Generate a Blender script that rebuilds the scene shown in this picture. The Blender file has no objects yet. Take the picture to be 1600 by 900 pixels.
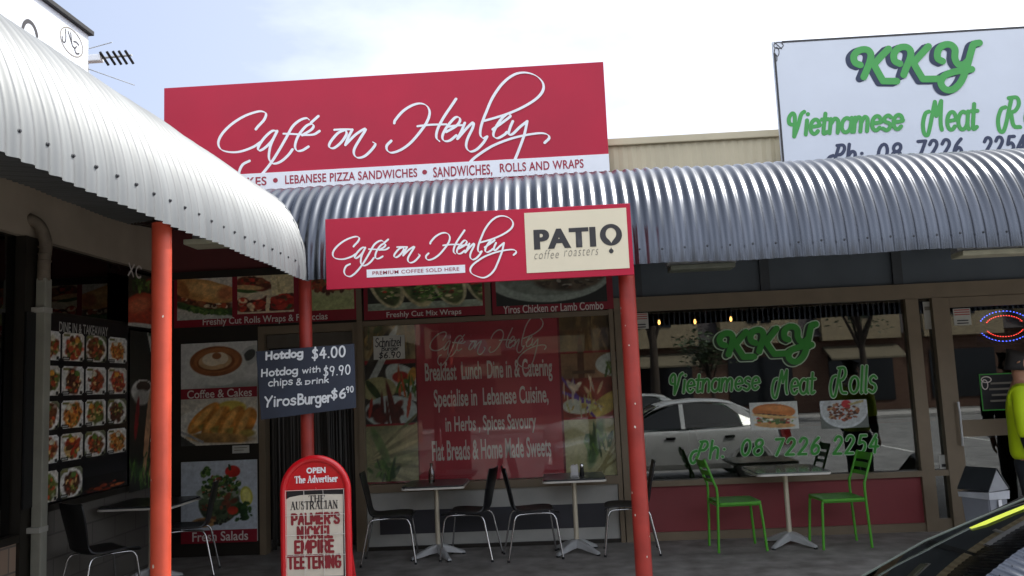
import bpy, bmesh, math, random
import numpy as np
from mathutils import Vector, Matrix
random.seed(7); RNG = np.random.default_rng(7)
sc = bpy.context.scene; COL = sc.collection
R_ = math.radians

# ------------------------------------------------------------------ camera, world, sun, exposure
CAM_H = 1.68; F_PX = 1319.0
YAW, PITCH, ROLL = R_(2.51), R_(6.517), R_(-2.508)
cm = bpy.data.cameras.new('camera'); cam = bpy.data.objects.new('camera', cm); COL.objects.link(cam)
cm.sensor_width = 36.0; cm.lens = 36.0*F_PX/1600.0; cm.clip_end = 2000.0; cm.clip_start = 0.05
MR = Matrix.Rotation(YAW, 3, 'Z') @ Matrix.Rotation(math.pi/2+PITCH, 3, 'X') @ Matrix.Rotation(ROLL, 3, 'Z')
cam.matrix_world = Matrix.Translation((0, 0, CAM_H)) @ MR.to_4x4()
sc.camera = cam

SUN_EL, SUN_AZ = R_(52), R_(62)            # azimuth from +Y (into the building) towards +X
w = bpy.data.worlds.new("World"); sc.world = w; w.use_nodes = True
nt = w.node_tree; nt.nodes.clear()
N = nt.nodes.new; L = nt.links.new
wo = N('ShaderNodeOutputWorld'); bg = N('ShaderNodeBackground'); sky = N('ShaderNodeTexSky')
sky.sky_type = 'NISHITA'; sky.sun_disc = False; sky.sun_elevation = SUN_EL; sky.sun_rotation = SUN_AZ
sky.air_density = 1.0; sky.dust_density = 2.0
tc = N('ShaderNodeTexCoord'); mp = N('ShaderNodeMapping'); mp.inputs['Scale'].default_value = (1.0, 1.0, 2.4)
nz = N('ShaderNodeTexNoise'); nz.inputs['Scale'].default_value = 1.7; nz.inputs['Detail'].default_value = 7; nz.inputs['Roughness'].default_value = .55
# clouds thicken towards the side of the sun
dot = N('ShaderNodeVectorMath'); dot.operation = 'DOT_PRODUCT'; dot.inputs[1].default_value = (0.75, 0.38, 0.20)
add = N('ShaderNodeMath'); add.operation = 'MULTIPLY_ADD'; add.inputs[1].default_value = 0.45
ramp = N('ShaderNodeValToRGB'); ramp.color_ramp.elements[0].position = .64; ramp.color_ramp.elements[1].position = 1.0
mix = N('ShaderNodeMixRGB'); mix.inputs[2].default_value = (9.4, 9.8, 10.5, 1)
base = N('ShaderNodeMixRGB'); base.inputs[2].default_value = (5.2, 5.8, 7.4, 1)
L(tc.outputs['Generated'], mp.inputs[0]); L(mp.outputs[0], nz.inputs['Vector']); L(tc.outputs['Generated'], dot.inputs[0])
L(dot.outputs['Value'], add.inputs[0]); L(nz.outputs['Fac'], add.inputs[2]); L(add.outputs[0], ramp.inputs[0])
hz = N('ShaderNodeMapRange'); hz.inputs[1].default_value = -.7; hz.inputs[2].default_value = .25; hz.inputs[3].default_value = .12; hz.inputs[4].default_value = .78
L(dot.outputs['Value'], hz.inputs[0]); L(hz.outputs[0], base.inputs[0])
L(sky.outputs[0], base.inputs[1]); L(base.outputs[0], mix.inputs[1]); L(ramp.outputs['Color'], mix.inputs[0])
# bright veil of thin cloud around the sun (outside the frame, up to the right)
gd = N('ShaderNodeVectorMath'); gd.operation = 'DOT_PRODUCT'; gd.inputs[1].default_value = (math.sin(SUN_AZ)*math.cos(SUN_EL), math.cos(SUN_AZ)*math.cos(SUN_EL), math.sin(SUN_EL))
gm = N('ShaderNodeMath'); gm.operation = 'MAXIMUM'; gm.inputs[1].default_value = 0.0; gp = N('ShaderNodeMath'); gp.operation = 'POWER'; gp.inputs[1].default_value = 9.0
gs = N('ShaderNodeVectorMath'); gs.operation = 'SCALE'; gs.inputs[0].default_value = (26, 25, 23); ga = N('ShaderNodeVectorMath'); ga.operation = 'ADD'
L(tc.outputs['Generated'], gd.inputs[0]); L(gd.outputs['Value'], gm.inputs[0]); L(gm.outputs[0], gp.inputs[0]); L(gp.outputs[0], gs.inputs['Scale']); L(gs.outputs[0], ga.inputs[0]); L(mix.outputs[0], ga.inputs[1])
# glow added to the unseen sky behind the viewer to lift the shaded fronts
bd = N('ShaderNodeVectorMath'); bd.operation = 'DOT_PRODUCT'; bd.inputs[1].default_value = (-.1, -.93, .36)
b1 = N('ShaderNodeMath'); b1.operation = 'MAXIMUM'; b1.inputs[1].default_value = 0.0; b2 = N('ShaderNodeMath'); b2.operation = 'POWER'; b2.inputs[1].default_value = 1.6
b3 = N('ShaderNodeVectorMath'); b3.operation = 'SCALE'; b3.inputs[0].default_value = (9.0, 9.1, 9.4); b4 = N('ShaderNodeVectorMath'); b4.operation = 'ADD'
L(tc.outputs['Generated'], bd.inputs[0]); L(bd.outputs['Value'], b1.inputs[0]); L(b1.outputs[0], b2.inputs[0]); L(b2.outputs[0], b3.inputs['Scale']); L(b3.outputs[0], b4.inputs[0]); L(ga.outputs[0], b4.inputs[1])
L(b4.outputs[0], bg.inputs['Color']); bg.inputs['Strength'].default_value = 0.066; L(bg.outputs[0], wo.inputs['Surface'])
sl = bpy.data.lights.new('sun', 'SUN'); sl.energy = 2.0; sl.angle = R_(0.6); sl.color = (1, .95, .87)
so = bpy.data.objects.new('sun', sl); COL.objects.link(so)
sv = Vector((math.sin(SUN_AZ)*math.cos(SUN_EL), math.cos(SUN_AZ)*math.cos(SUN_EL), math.sin(SUN_EL)))
so.rotation_euler = sv.to_track_quat('Z', 'Y').to_euler(); so.location = (20, 10, 30)
sc.view_settings.view_transform = 'Standard'; sc.view_settings.look = 'None'
sc.view_settings.exposure = 1.3; sc.view_settings.gamma = 1.0; sc.view_settings.use_curve_mapping = False
sc.render.engine = 'CYCLES'; sc.cycles.max_bounces = 8; sc.cycles.transparent_max_bounces = 12
sc.cycles.use_denoising = True; sc.cycles.sample_clamp_indirect = 6

# ------------------------------------------------------------------ photo measuring: pixel -> point on a real plane
def on(px, py, ax, val):
    d = MR @ Vector(((px-800)/F_PX, -(py-450)/F_PX, -1.0)); o = Vector((0, 0, CAM_H))
    return o + d*((val-o[ax])/d[ax])
FY, LX = 9.1, -4.25                        # planes of the shop fronts and of the left wing wall
class Plane:                               # local (u right, v up, w out towards the viewer)
    def __init__(s, kind, val): s.kind, s.val = kind, val
    def pt(s, u, v, w=0):
        return Vector((u, s.val-w, v)) if s.kind == 'F' else Vector((s.val+w, u, v))
    def uv(s, px, py):
        p = on(px, py, 1 if s.kind == 'F' else 0, s.val); return (p.x, p.z) if s.kind == 'F' else (p.y, p.z)
    def rect(s, x0, y0, x1, y1):           # photo box (edge mid points) -> u0, v0, u1, v1
        ym, xm = (y0+y1)/2, (x0+x1)/2
        return s.uv(x0, ym)[0], s.uv(xm, y1)[1], s.uv(x1, ym)[0], s.uv(xm, y0)[1]

# ------------------------------------------------------------------ materials
def lin(c): return tuple((x/12.92 if x <= .04045 else ((x+.055)/1.055)**2.4) for x in c)
def hx(h): return lin(tuple(int(h[i:i+2], 16)/255 for i in (0, 2, 4)))
MATS = {}
def M(name, col, rough=.6, metal=0.0, var=.12, vscale=6.0, bump=0.0, bscale=60.0, spec=.5, dirt=None, stretch=(1, 1, 1), coat=0.0):
    if name in MATS: return MATS[name]
    if isinstance(col, str): col = hx(col)
    m = bpy.data.materials.new(name); m.use_nodes = True; t = m.node_tree; b = t.nodes['Principled BSDF']
    b.inputs['Roughness'].default_value = rough; b.inputs['Metallic'].default_value = metal
    b.inputs['Specular IOR Level'].default_value = spec; b.inputs['Coat Weight'].default_value = coat
    tcn = t.nodes.new('ShaderNodeTexCoord'); mpn = t.nodes.new('ShaderNodeMapping'); mpn.inputs['Scale'].default_value = stretch
    t.links.new(tcn.outputs['Object'], mpn.inputs[0])
    n = t.nodes.new('ShaderNodeTexNoise'); n.inputs['Scale'].default_value = vscale; n.inputs['Detail'].default_value = 6
    t.links.new(mpn.outputs[0], n.inputs['Vector'])
    r = t.nodes.new('ShaderNodeValToRGB'); r.color_ramp.elements[0].position = .3; r.color_ramp.elements[1].position = .72
    c2 = dirt if dirt else tuple(max(0, x*(1-var*1.6)) for x in col)
    r.color_ramp.elements[0].color = (*c2, 1); r.color_ramp.elements[1].color = (*tuple(min(1, x*(1+var)) for x in col), 1)
    t.links.new(n.outputs['Fac'], r.inputs[0]); t.links.new(r.outputs[0], b.inputs['Base Color'])
    rr = t.nodes.new('ShaderNodeMapRange'); rr.inputs[3].default_value = max(.02, rough*.8); rr.inputs[4].default_value = min(1, rough*1.2)
    t.links.new(n.outputs['Fac'], rr.inputs[0]); t.links.new(rr.outputs[0], b.inputs['Roughness'])
    if bump:
        n2 = t.nodes.new('ShaderNodeTexNoise'); n2.inputs['Scale'].default_value = bscale; n2.inputs['Detail'].default_value = 4
        t.links.new(mpn.outputs[0], n2.inputs['Vector'])
        bp = t.nodes.new('ShaderNodeBump'); bp.inputs['Strength'].default_value = bump; bp.inputs['Distance'].default_value = .01
        t.links.new(n2.outputs['Fac'], bp.inputs['Height']); t.links.new(bp.outputs[0], b.inputs['Normal'])
    MATS[name] = m; return m
def glass(name, tint, refl=.16, rough=0.0, blend=.28):
    if name in MATS: return MATS[name]
    m = bpy.data.materials.new(name); m.use_nodes = True; t = m.node_tree; t.nodes.clear()
    o = t.nodes.new('ShaderNodeOutputMaterial'); mx = t.nodes.new('ShaderNodeMixShader')
    tr = t.nodes.new('ShaderNodeBsdfTransparent'); tr.inputs[0].default_value = (*tint, 1)
    g = t.nodes.new('ShaderNodeBsdfGlossy'); g.inputs['Roughness'].default_value = rough
    lw = t.nodes.new('ShaderNodeLayerWeight'); lw.inputs[0].default_value = blend
    mr = t.nodes.new('ShaderNodeMapRange'); mr.inputs[3].default_value = refl; mr.inputs[4].default_value = 1.0
    t.links.new(lw.outputs['Fresnel'], mr.inputs[0]); t.links.new(mr.outputs[0], mx.inputs[0])
    t.links.new(tr.outputs[0], mx.inputs[1]); t.links.new(g.outputs[0], mx.inputs[2]); t.links.new(mx.outputs[0], o.inputs[0])
    MATS[name] = m; return m
def emit(name, col, s):
    m = bpy.data.materials.new(name); m.use_nodes = True; b = m.node_tree.nodes['Principled BSDF']
    b.inputs['Base Color'].default_value = (*[c*.3 for c in col], 1)
    b.inputs['Emission Color'].default_value = (*col, 1); b.inputs['Emission Strength'].default_value = s; return m
def picmat(name, rough):
    m = bpy.data.materials.new(name); m.use_nodes = True; t = m.node_tree; b = t.nodes['Principled BSDF']
    a = t.nodes.new('ShaderNodeVertexColor'); a.layer_name = 'print'
    t.links.new(a.outputs['Color'], b.inputs['Base Color']); b.inputs['Roughness'].default_value = rough; return m
PRINT = picmat('printed_poster', .45)
PRINT_FADED = picmat('printed_film', .6)
def brick(name, c1, c2, mortar, scale=1.0, vertical='XZ'):
    m = bpy.data.materials.new(name); m.use_nodes = True; t = m.node_tree; b = t.nodes['Principled BSDF']
    g = t.nodes.new('ShaderNodeTexCoord'); s = t.nodes.new('ShaderNodeSeparateXYZ'); c = t.nodes.new('ShaderNodeCombineXYZ')
    t.links.new(g.outputs['Object'], s.inputs[0]); t.links.new(s.outputs[vertical[0]], c.inputs[0]); t.links.new(s.outputs[vertical[1]], c.inputs[1])
    k = t.nodes.new('ShaderNodeTexBrick'); k.inputs['Scale'].default_value = scale; k.inputs['Brick Width'].default_value = .4; k.inputs['Row Height'].default_value = .2
    k.inputs['Mortar Size'].default_value = .008
    for i, cc in zip(('Color1', 'Color2', 'Mortar'), (c1, c2, mortar)): k.inputs[i].default_value = (*hx(cc), 1)
    t.links.new(c.outputs[0], k.inputs[0]); t.links.new(k.outputs[0], b.inputs['Base Color']); b.inputs['Roughness'].default_value = .85
    bp = t.nodes.new('ShaderNodeBump'); bp.inputs['Strength'].default_value = .4; bp.invert = True
    t.links.new(k.outputs['Fac'], bp.inputs['Height']); t.links.new(bp.outputs[0], b.inputs['Normal']); return m

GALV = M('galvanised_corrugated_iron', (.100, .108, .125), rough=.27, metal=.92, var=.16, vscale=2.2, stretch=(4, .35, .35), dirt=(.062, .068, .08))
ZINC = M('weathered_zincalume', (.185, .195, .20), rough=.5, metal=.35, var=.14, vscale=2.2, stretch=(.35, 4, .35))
SIGN_RED = M('crimson_sign_vinyl', 'B01A38', rough=.42, var=.06, vscale=1.3, spec=.28)
WHITE_V = M('white_vinyl', 'E8E8EA', rough=.45, var=.02)
STRIP_W = M('white_sign_strip', 'E4E6EA', rough=.45, var=.03)
CRIM_TXT = M('crimson_lettering', '9A1C34', rough=.5, var=.03)
CREAM = M('cream_sign_panel', 'D9CFB4', rough=.5, var=.03, vscale=3)
CHAR_TXT = M('charcoal_lettering', '2A282A', rough=.5, var=.05)
GREY_TXT = M('grey_lettering', '7A7468', rough=.6, var=.05)
SIGN_WHITE = M('white_sign_sheet', 'CDD2DA', rough=.45, var=.03, vscale=2)
GREEN_V = M('green_vinyl', '3F9A45', rough=.45, var=.05)
NAVY_V = M('navy_vinyl', '2A3450', rough=.5, var=.05)
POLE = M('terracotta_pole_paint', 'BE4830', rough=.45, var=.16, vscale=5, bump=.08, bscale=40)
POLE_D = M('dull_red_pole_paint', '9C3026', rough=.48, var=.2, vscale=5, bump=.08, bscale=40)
CHIP = M('bare_primer_chip', 'C9BFB0', rough=.8)
BROWN_FR = M('brown_aluminium_frame', '7E705C', rough=.45, metal=.2, var=.06)
DARK_FR = M('dark_bronze_frame', '2C2822', rough=.45, metal=.2, var=.06)
MAROON = M('maroon_painted_board', '6A3232', rough=.7, var=.08, vscale=2)
RISER_RED = M('dark_red_riser_panel', '87363A', rough=.55, var=.08, vscale=2)
SLATE = M('slate_upper_panel', '50585F', rough=.5, var=.10, vscale=2)
RISER_W = M('pale_riser_board', 'B4B4AE', rough=.6, var=.10, vscale=3)
RISER_D = M('charcoal_riser_band', '3A3A40', rough=.6, var=.08)
SOFFIT = M('brown_soffit_board', 'A89A88', rough=.8, var=.10, vscale=2)
BLACK = M('matt_black', '141416', rough=.6, var=.1)
BLACK_SEAT = M('black_moulded_seat', '17181B', rough=.42, var=.1, vscale=8)
CHROME = M('chromed_steel', 'C8C8C8', rough=.2, metal=1.0, var=.03)
ALU = M('cast_aluminium', 'C4C6C6', rough=.38, metal=.45, var=.06)
TUBE_BEIGE = M('brushed_pedestal_steel', 'CFC6B0', rough=.32, metal=.35, var=.05, stretch=(1, 1, .1))
TOP_DARK = M('dark_laminate_top', '33363A', rough=.3, var=.08)
LIME = M('lime_green_powdercoat', '4FA02A', rough=.4, var=.05)
INTERIOR = M('dark_interior_wall', '3A332E', rough=.8, var=.2, vscale=2)
INTERIOR_F = M('dark_interior_floor', '4A443E', rough=.4, var=.15)
TAN_BRICK = brick('tan_block_riser', 'A08874', '8F7A68', '6F665C', 1.0, 'YZ')
GREY_BRICK = brick('grey_painted_block_riser', '6A665F', '625E58', '57534e', 1.0, 'YZ')

# ------------------------------------------------------------------ mesh helpers
def link(name, me, mat=None, parent=None, loc=(0, 0, 0)):
    o = bpy.data.objects.new(name, me); COL.objects.link(o)
    if mat:
        for mm in (mat if isinstance(mat, (list, tuple)) else [mat]): me.materials.append(mm)
    if parent is not None: o.parent = parent
    o.location = loc; return o
def abs_loc(o):
    l = Vector(o.location)
    while o.parent: o = o.parent; l += Vector(o.location)
    return l
def obj(name, bm, mat, parent=None, smooth=False, label=None, origin=None):
    """bm holds world coordinates (or the thing's own, if it stands at 0): they are moved into the parent's frame"""
    bm.normal_update()
    off = abs_loc(parent) if parent is not None else Vector(origin if origin else (0, 0, 0))
    if off.length: bmesh.ops.translate(bm, verts=bm.verts, vec=-off)
    me = bpy.data.meshes.new(name); bm.to_mesh(me); bm.free()
    if smooth:
        for p in me.polygons: p.use_smooth = True
        if smooth is not True: me.set_sharp_from_angle(angle=R_(smooth))
    o = link(name, me, mat, parent, (0, 0, 0) if parent is not None else off)
    if label: o['label'] = label
    return o
def thing(name, label, cat, loc=(0, 0, 0), group=None):
    o = bpy.data.objects.new(name, None); COL.objects.link(o); o.location = loc; o.empty_display_size = .1
    o['label'] = label; o['category'] = cat
    if group: o['group'] = group
    return o
def tag(o, label, cat, group=None):
    o['label'] = label; o['category'] = cat
    if group: o['group'] = group
    return o
def struct(o): o['kind'] = 'structure'; return o
def dup(root, loc, rotz, label):
    r = root.copy(); COL.objects.link(r); r.location = loc; r.rotation_euler = (0, 0, rotz); r['label'] = label
    for ch in list(root.children):
        c = ch.copy(); COL.objects.link(c); c.parent = r
        for g in ch.children:
            d = g.copy(); COL.objects.link(d); d.parent = c
    return r
def BM(): return bmesh.new()
def box(bm, x0, y0, z0, x1, y1, z1, bevel=0):
    vs = [bm.verts.new(p) for p in ((x0, y0, z0), (x1, y0, z0), (x1, y1, z0), (x0, y1, z0), (x0, y0, z1), (x1, y0, z1), (x1, y1, z1), (x0, y1, z1))]
    fs = [bm.faces.new([vs[i] for i in f]) for f in ((3, 2, 1, 0), (4, 5, 6, 7), (0, 1, 5, 4), (1, 2, 6, 5), (2, 3, 7, 6), (3, 0, 4, 7))]
    if bevel:
        es = list({e for f in fs for e in f.edges})
        bmesh.ops.bevel(bm, geom=es, offset=bevel, segments=2, affect='EDGES', profile=.6)
    return bm
def pbox(bm, pl, u0, v0, u1, v1, w0, w1, bevel=0):
    a, b = pl.pt(u0, v0, w0), pl.pt(u1, v1, w1)
    return box(bm, min(a.x, b.x), min(a.y, b.y), min(a.z, b.z), max(a.x, b.x), max(a.y, b.y), max(a.z, b.z), bevel)
def smooth_path(pts, n=6):
    P = [Vector(p) for p in pts]
    if len(P) < 3: return P
    Q = [P[0]*2-P[1]] + P + [P[-1]*2-P[-2]]; out = []
    for i in range(1, len(Q)-2):
        a, b, c, d = Q[i-1:i+3]
        for k in range(n):
            t = k/n
            out.append(.5*((2*b)+(c-a)*t+(2*a-5*b+4*c-d)*t*t+(3*b-a-3*c+d)*t**3))
    out.append(P[-1]); return out
def tube(bm, pts, r, seg=10, cap=True):
    pts = [Vector(p) for p in pts]; rings = []; prev = None
    for i, p in enumerate(pts):
        d = (pts[min(i+1, len(pts)-1)]-pts[max(i-1, 0)]).normalized()
        if prev is None:
            a = Vector((0, 0, 1)) if abs(d.z) < .9 else Vector((1, 0, 0)); n = d.cross(a).normalized()
        else: n = (prev-d*prev.dot(d)).normalized()
        prev = n; b = d.cross(n); rr = r[i] if isinstance(r, (list, tuple)) else r
        rings.append([bm.verts.new(p+(n*math.cos(2*math.pi*k/seg)+b*math.sin(2*math.pi*k/seg))*rr) for k in range(seg)])
    for A, B in zip(rings, rings[1:]):
        for k in range(seg): bm.faces.new((A[k], A[(k+1) % seg], B[(k+1) % seg], B[k]))
    if cap: bm.faces.new(rings[0][::-1]); bm.faces.new(rings[-1])
    return bm
def lathe(bm, c, prof, seg=20):
    rings = [[bm.verts.new((c[0]+r*math.cos(2*math.pi*k/seg), c[1]+r*math.sin(2*math.pi*k/seg), c[2]+z)) for k in range(seg)] for r, z in prof]
    for A, B in zip(rings, rings[1:]):
        for k in range(seg): bm.faces.new((A[k], A[(k+1) % seg], B[(k+1) % seg], B[k]))
    bm.faces.new(rings[0][::-1]); bm.faces.new(rings[-1]); return bm
def prism(bm, poly, vec):                  # poly: list of 3D points, extruded by vec
    A = [bm.verts.new(Vector(p)) for p in poly]; B = [bm.verts.new(Vector(p)+Vector(vec)) for p in poly]; n = len(A)
    bm.faces.new(A); bm.faces.new(B[::-1])
    for k in range(n): bm.faces.new((A[k], B[k], B[(k+1) % n], A[(k+1) % n]))
    bmesh.ops.recalc_face_normals(bm, faces=bm.faces); return bm

# ------------------------------------------------------------------ lettering
def strokes(name, paths, width, mat, pl, tr, parent, w=.004, nib=None, n=7, smoothp=True):
    """ribbons with round ends; paths: [[(a,b)..]..]; tr(a,b)->(u,v) on plane pl; width in metres.
    nib=(angle, thin ratio) gives a broad-pen contrast. Every stroke lies a hair above the last."""
    bm = BM(); ww = w
    for path in paths:
        P = [Vector((*tr(*p), 0)) for p in path]
        P = smooth_path(P, n) if smoothp else P
        if len(P) == 1: P = [P[0]-Vector((width*.05, 0, 0)), P[0]+Vector((width*.05, 0, 0))]
        secs = []; m = len(P)
        for i, p in enumerate(P):
            d = (P[min(i+1, m-1)]-P[max(i-1, 0)])
            if d.length < 1e-9: d = Vector((1, 0, 0))
            d.normalize(); h = width/2
            if nib:
                h *= nib[1]+(1-nib[1])*abs(d.x*math.sin(nib[0])-d.y*math.cos(nib[0]))
            secs.append((p, d, h))
        p0, d0, h0 = secs[0]; p1, d1, h1 = secs[-1]
        pre = [(p0-d0*h0*math.cos(a), d0, h0*math.sin(a)) for a in (.12, .5, .9, 1.25)]
        post = [(p1+d1*h1*math.cos(a), d1, h1*math.sin(a)) for a in (1.25, .9, .5, .12)]
        S = pre+secs+post; prev = None
        for k, (p, d, h) in enumerate(S):
            nn = Vector((-d.y, d.x, 0)); ww += 4e-6
            a = bm.verts.new(pl.pt(p.x+nn.x*h, p.y+nn.y*h, ww)); b = bm.verts.new(pl.pt(p.x-nn.x*h, p.y-nn.y*h, ww))
            if prev: bm.faces.new((prev[1], b, a, prev[0]))
            prev = (a, b)
        ww += 1e-4
    return obj(name, bm, mat, parent)
DG = None
def text(name, s, pl, rect, mat, parent, bold=0.0, shear=0.0, w=.004, space=1.0, rot=0.0, heavy=0.0):
    """built-in typeface fitted into rect (u0,v0,u1,v1) of plane pl as thin raised lettering"""
    c = bpy.data.curves.new('lettering', 'FONT'); c.body = s; c.offset = bold; c.shear = shear; c.space_character = space; c.resolution_u = 5
    o = bpy.data.objects.new('lettering', c); COL.objects.link(o)
    dg = bpy.context.evaluated_depsgraph_get(); dg.update()
    me = bpy.data.meshes.new_from_object(o.evaluated_get(dg)); bpy.data.objects.remove(o); bpy.data.curves.remove(c)
    if heavy:                              # a second impression a little to the side makes the letters heavier
        t2 = bmesh.new(); t2.from_mesh(me); t3 = me.copy()
        for v in t3.vertices: v.co.x += heavy; v.co.z += .004
        t2.from_mesh(t3); t2.to_mesh(me); t2.free(); bpy.data.meshes.remove(t3)
    xs = [v.co.x for v in me.vertices]; ys = [v.co.y for v in me.vertices]
    x0, x1, y0, y1 = min(xs), max(xs), min(ys), max(ys); off = abs_loc(parent)
    uc, vc = (rect[0]+rect[2])/2, (rect[1]+rect[3])/2
    for v in me.vertices:
        u = rect[0]+(v.co.x-x0)/(x1-x0)*(rect[2]-rect[0]); q = rect[1]+(v.co.y-y0)/(y1-y0)*(rect[3]-rect[1])
        if rot: u, q = uc+(u-uc)*math.cos(rot)-(q-vc)*math.sin(rot), vc+(u-uc)*math.sin(rot)+(q-vc)*math.cos(rot)
        v.co = pl.pt(u, q, w+(v.co.z*.15 if heavy else 0))-off
    me.name = name; return link(name, me, mat, parent)

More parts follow.
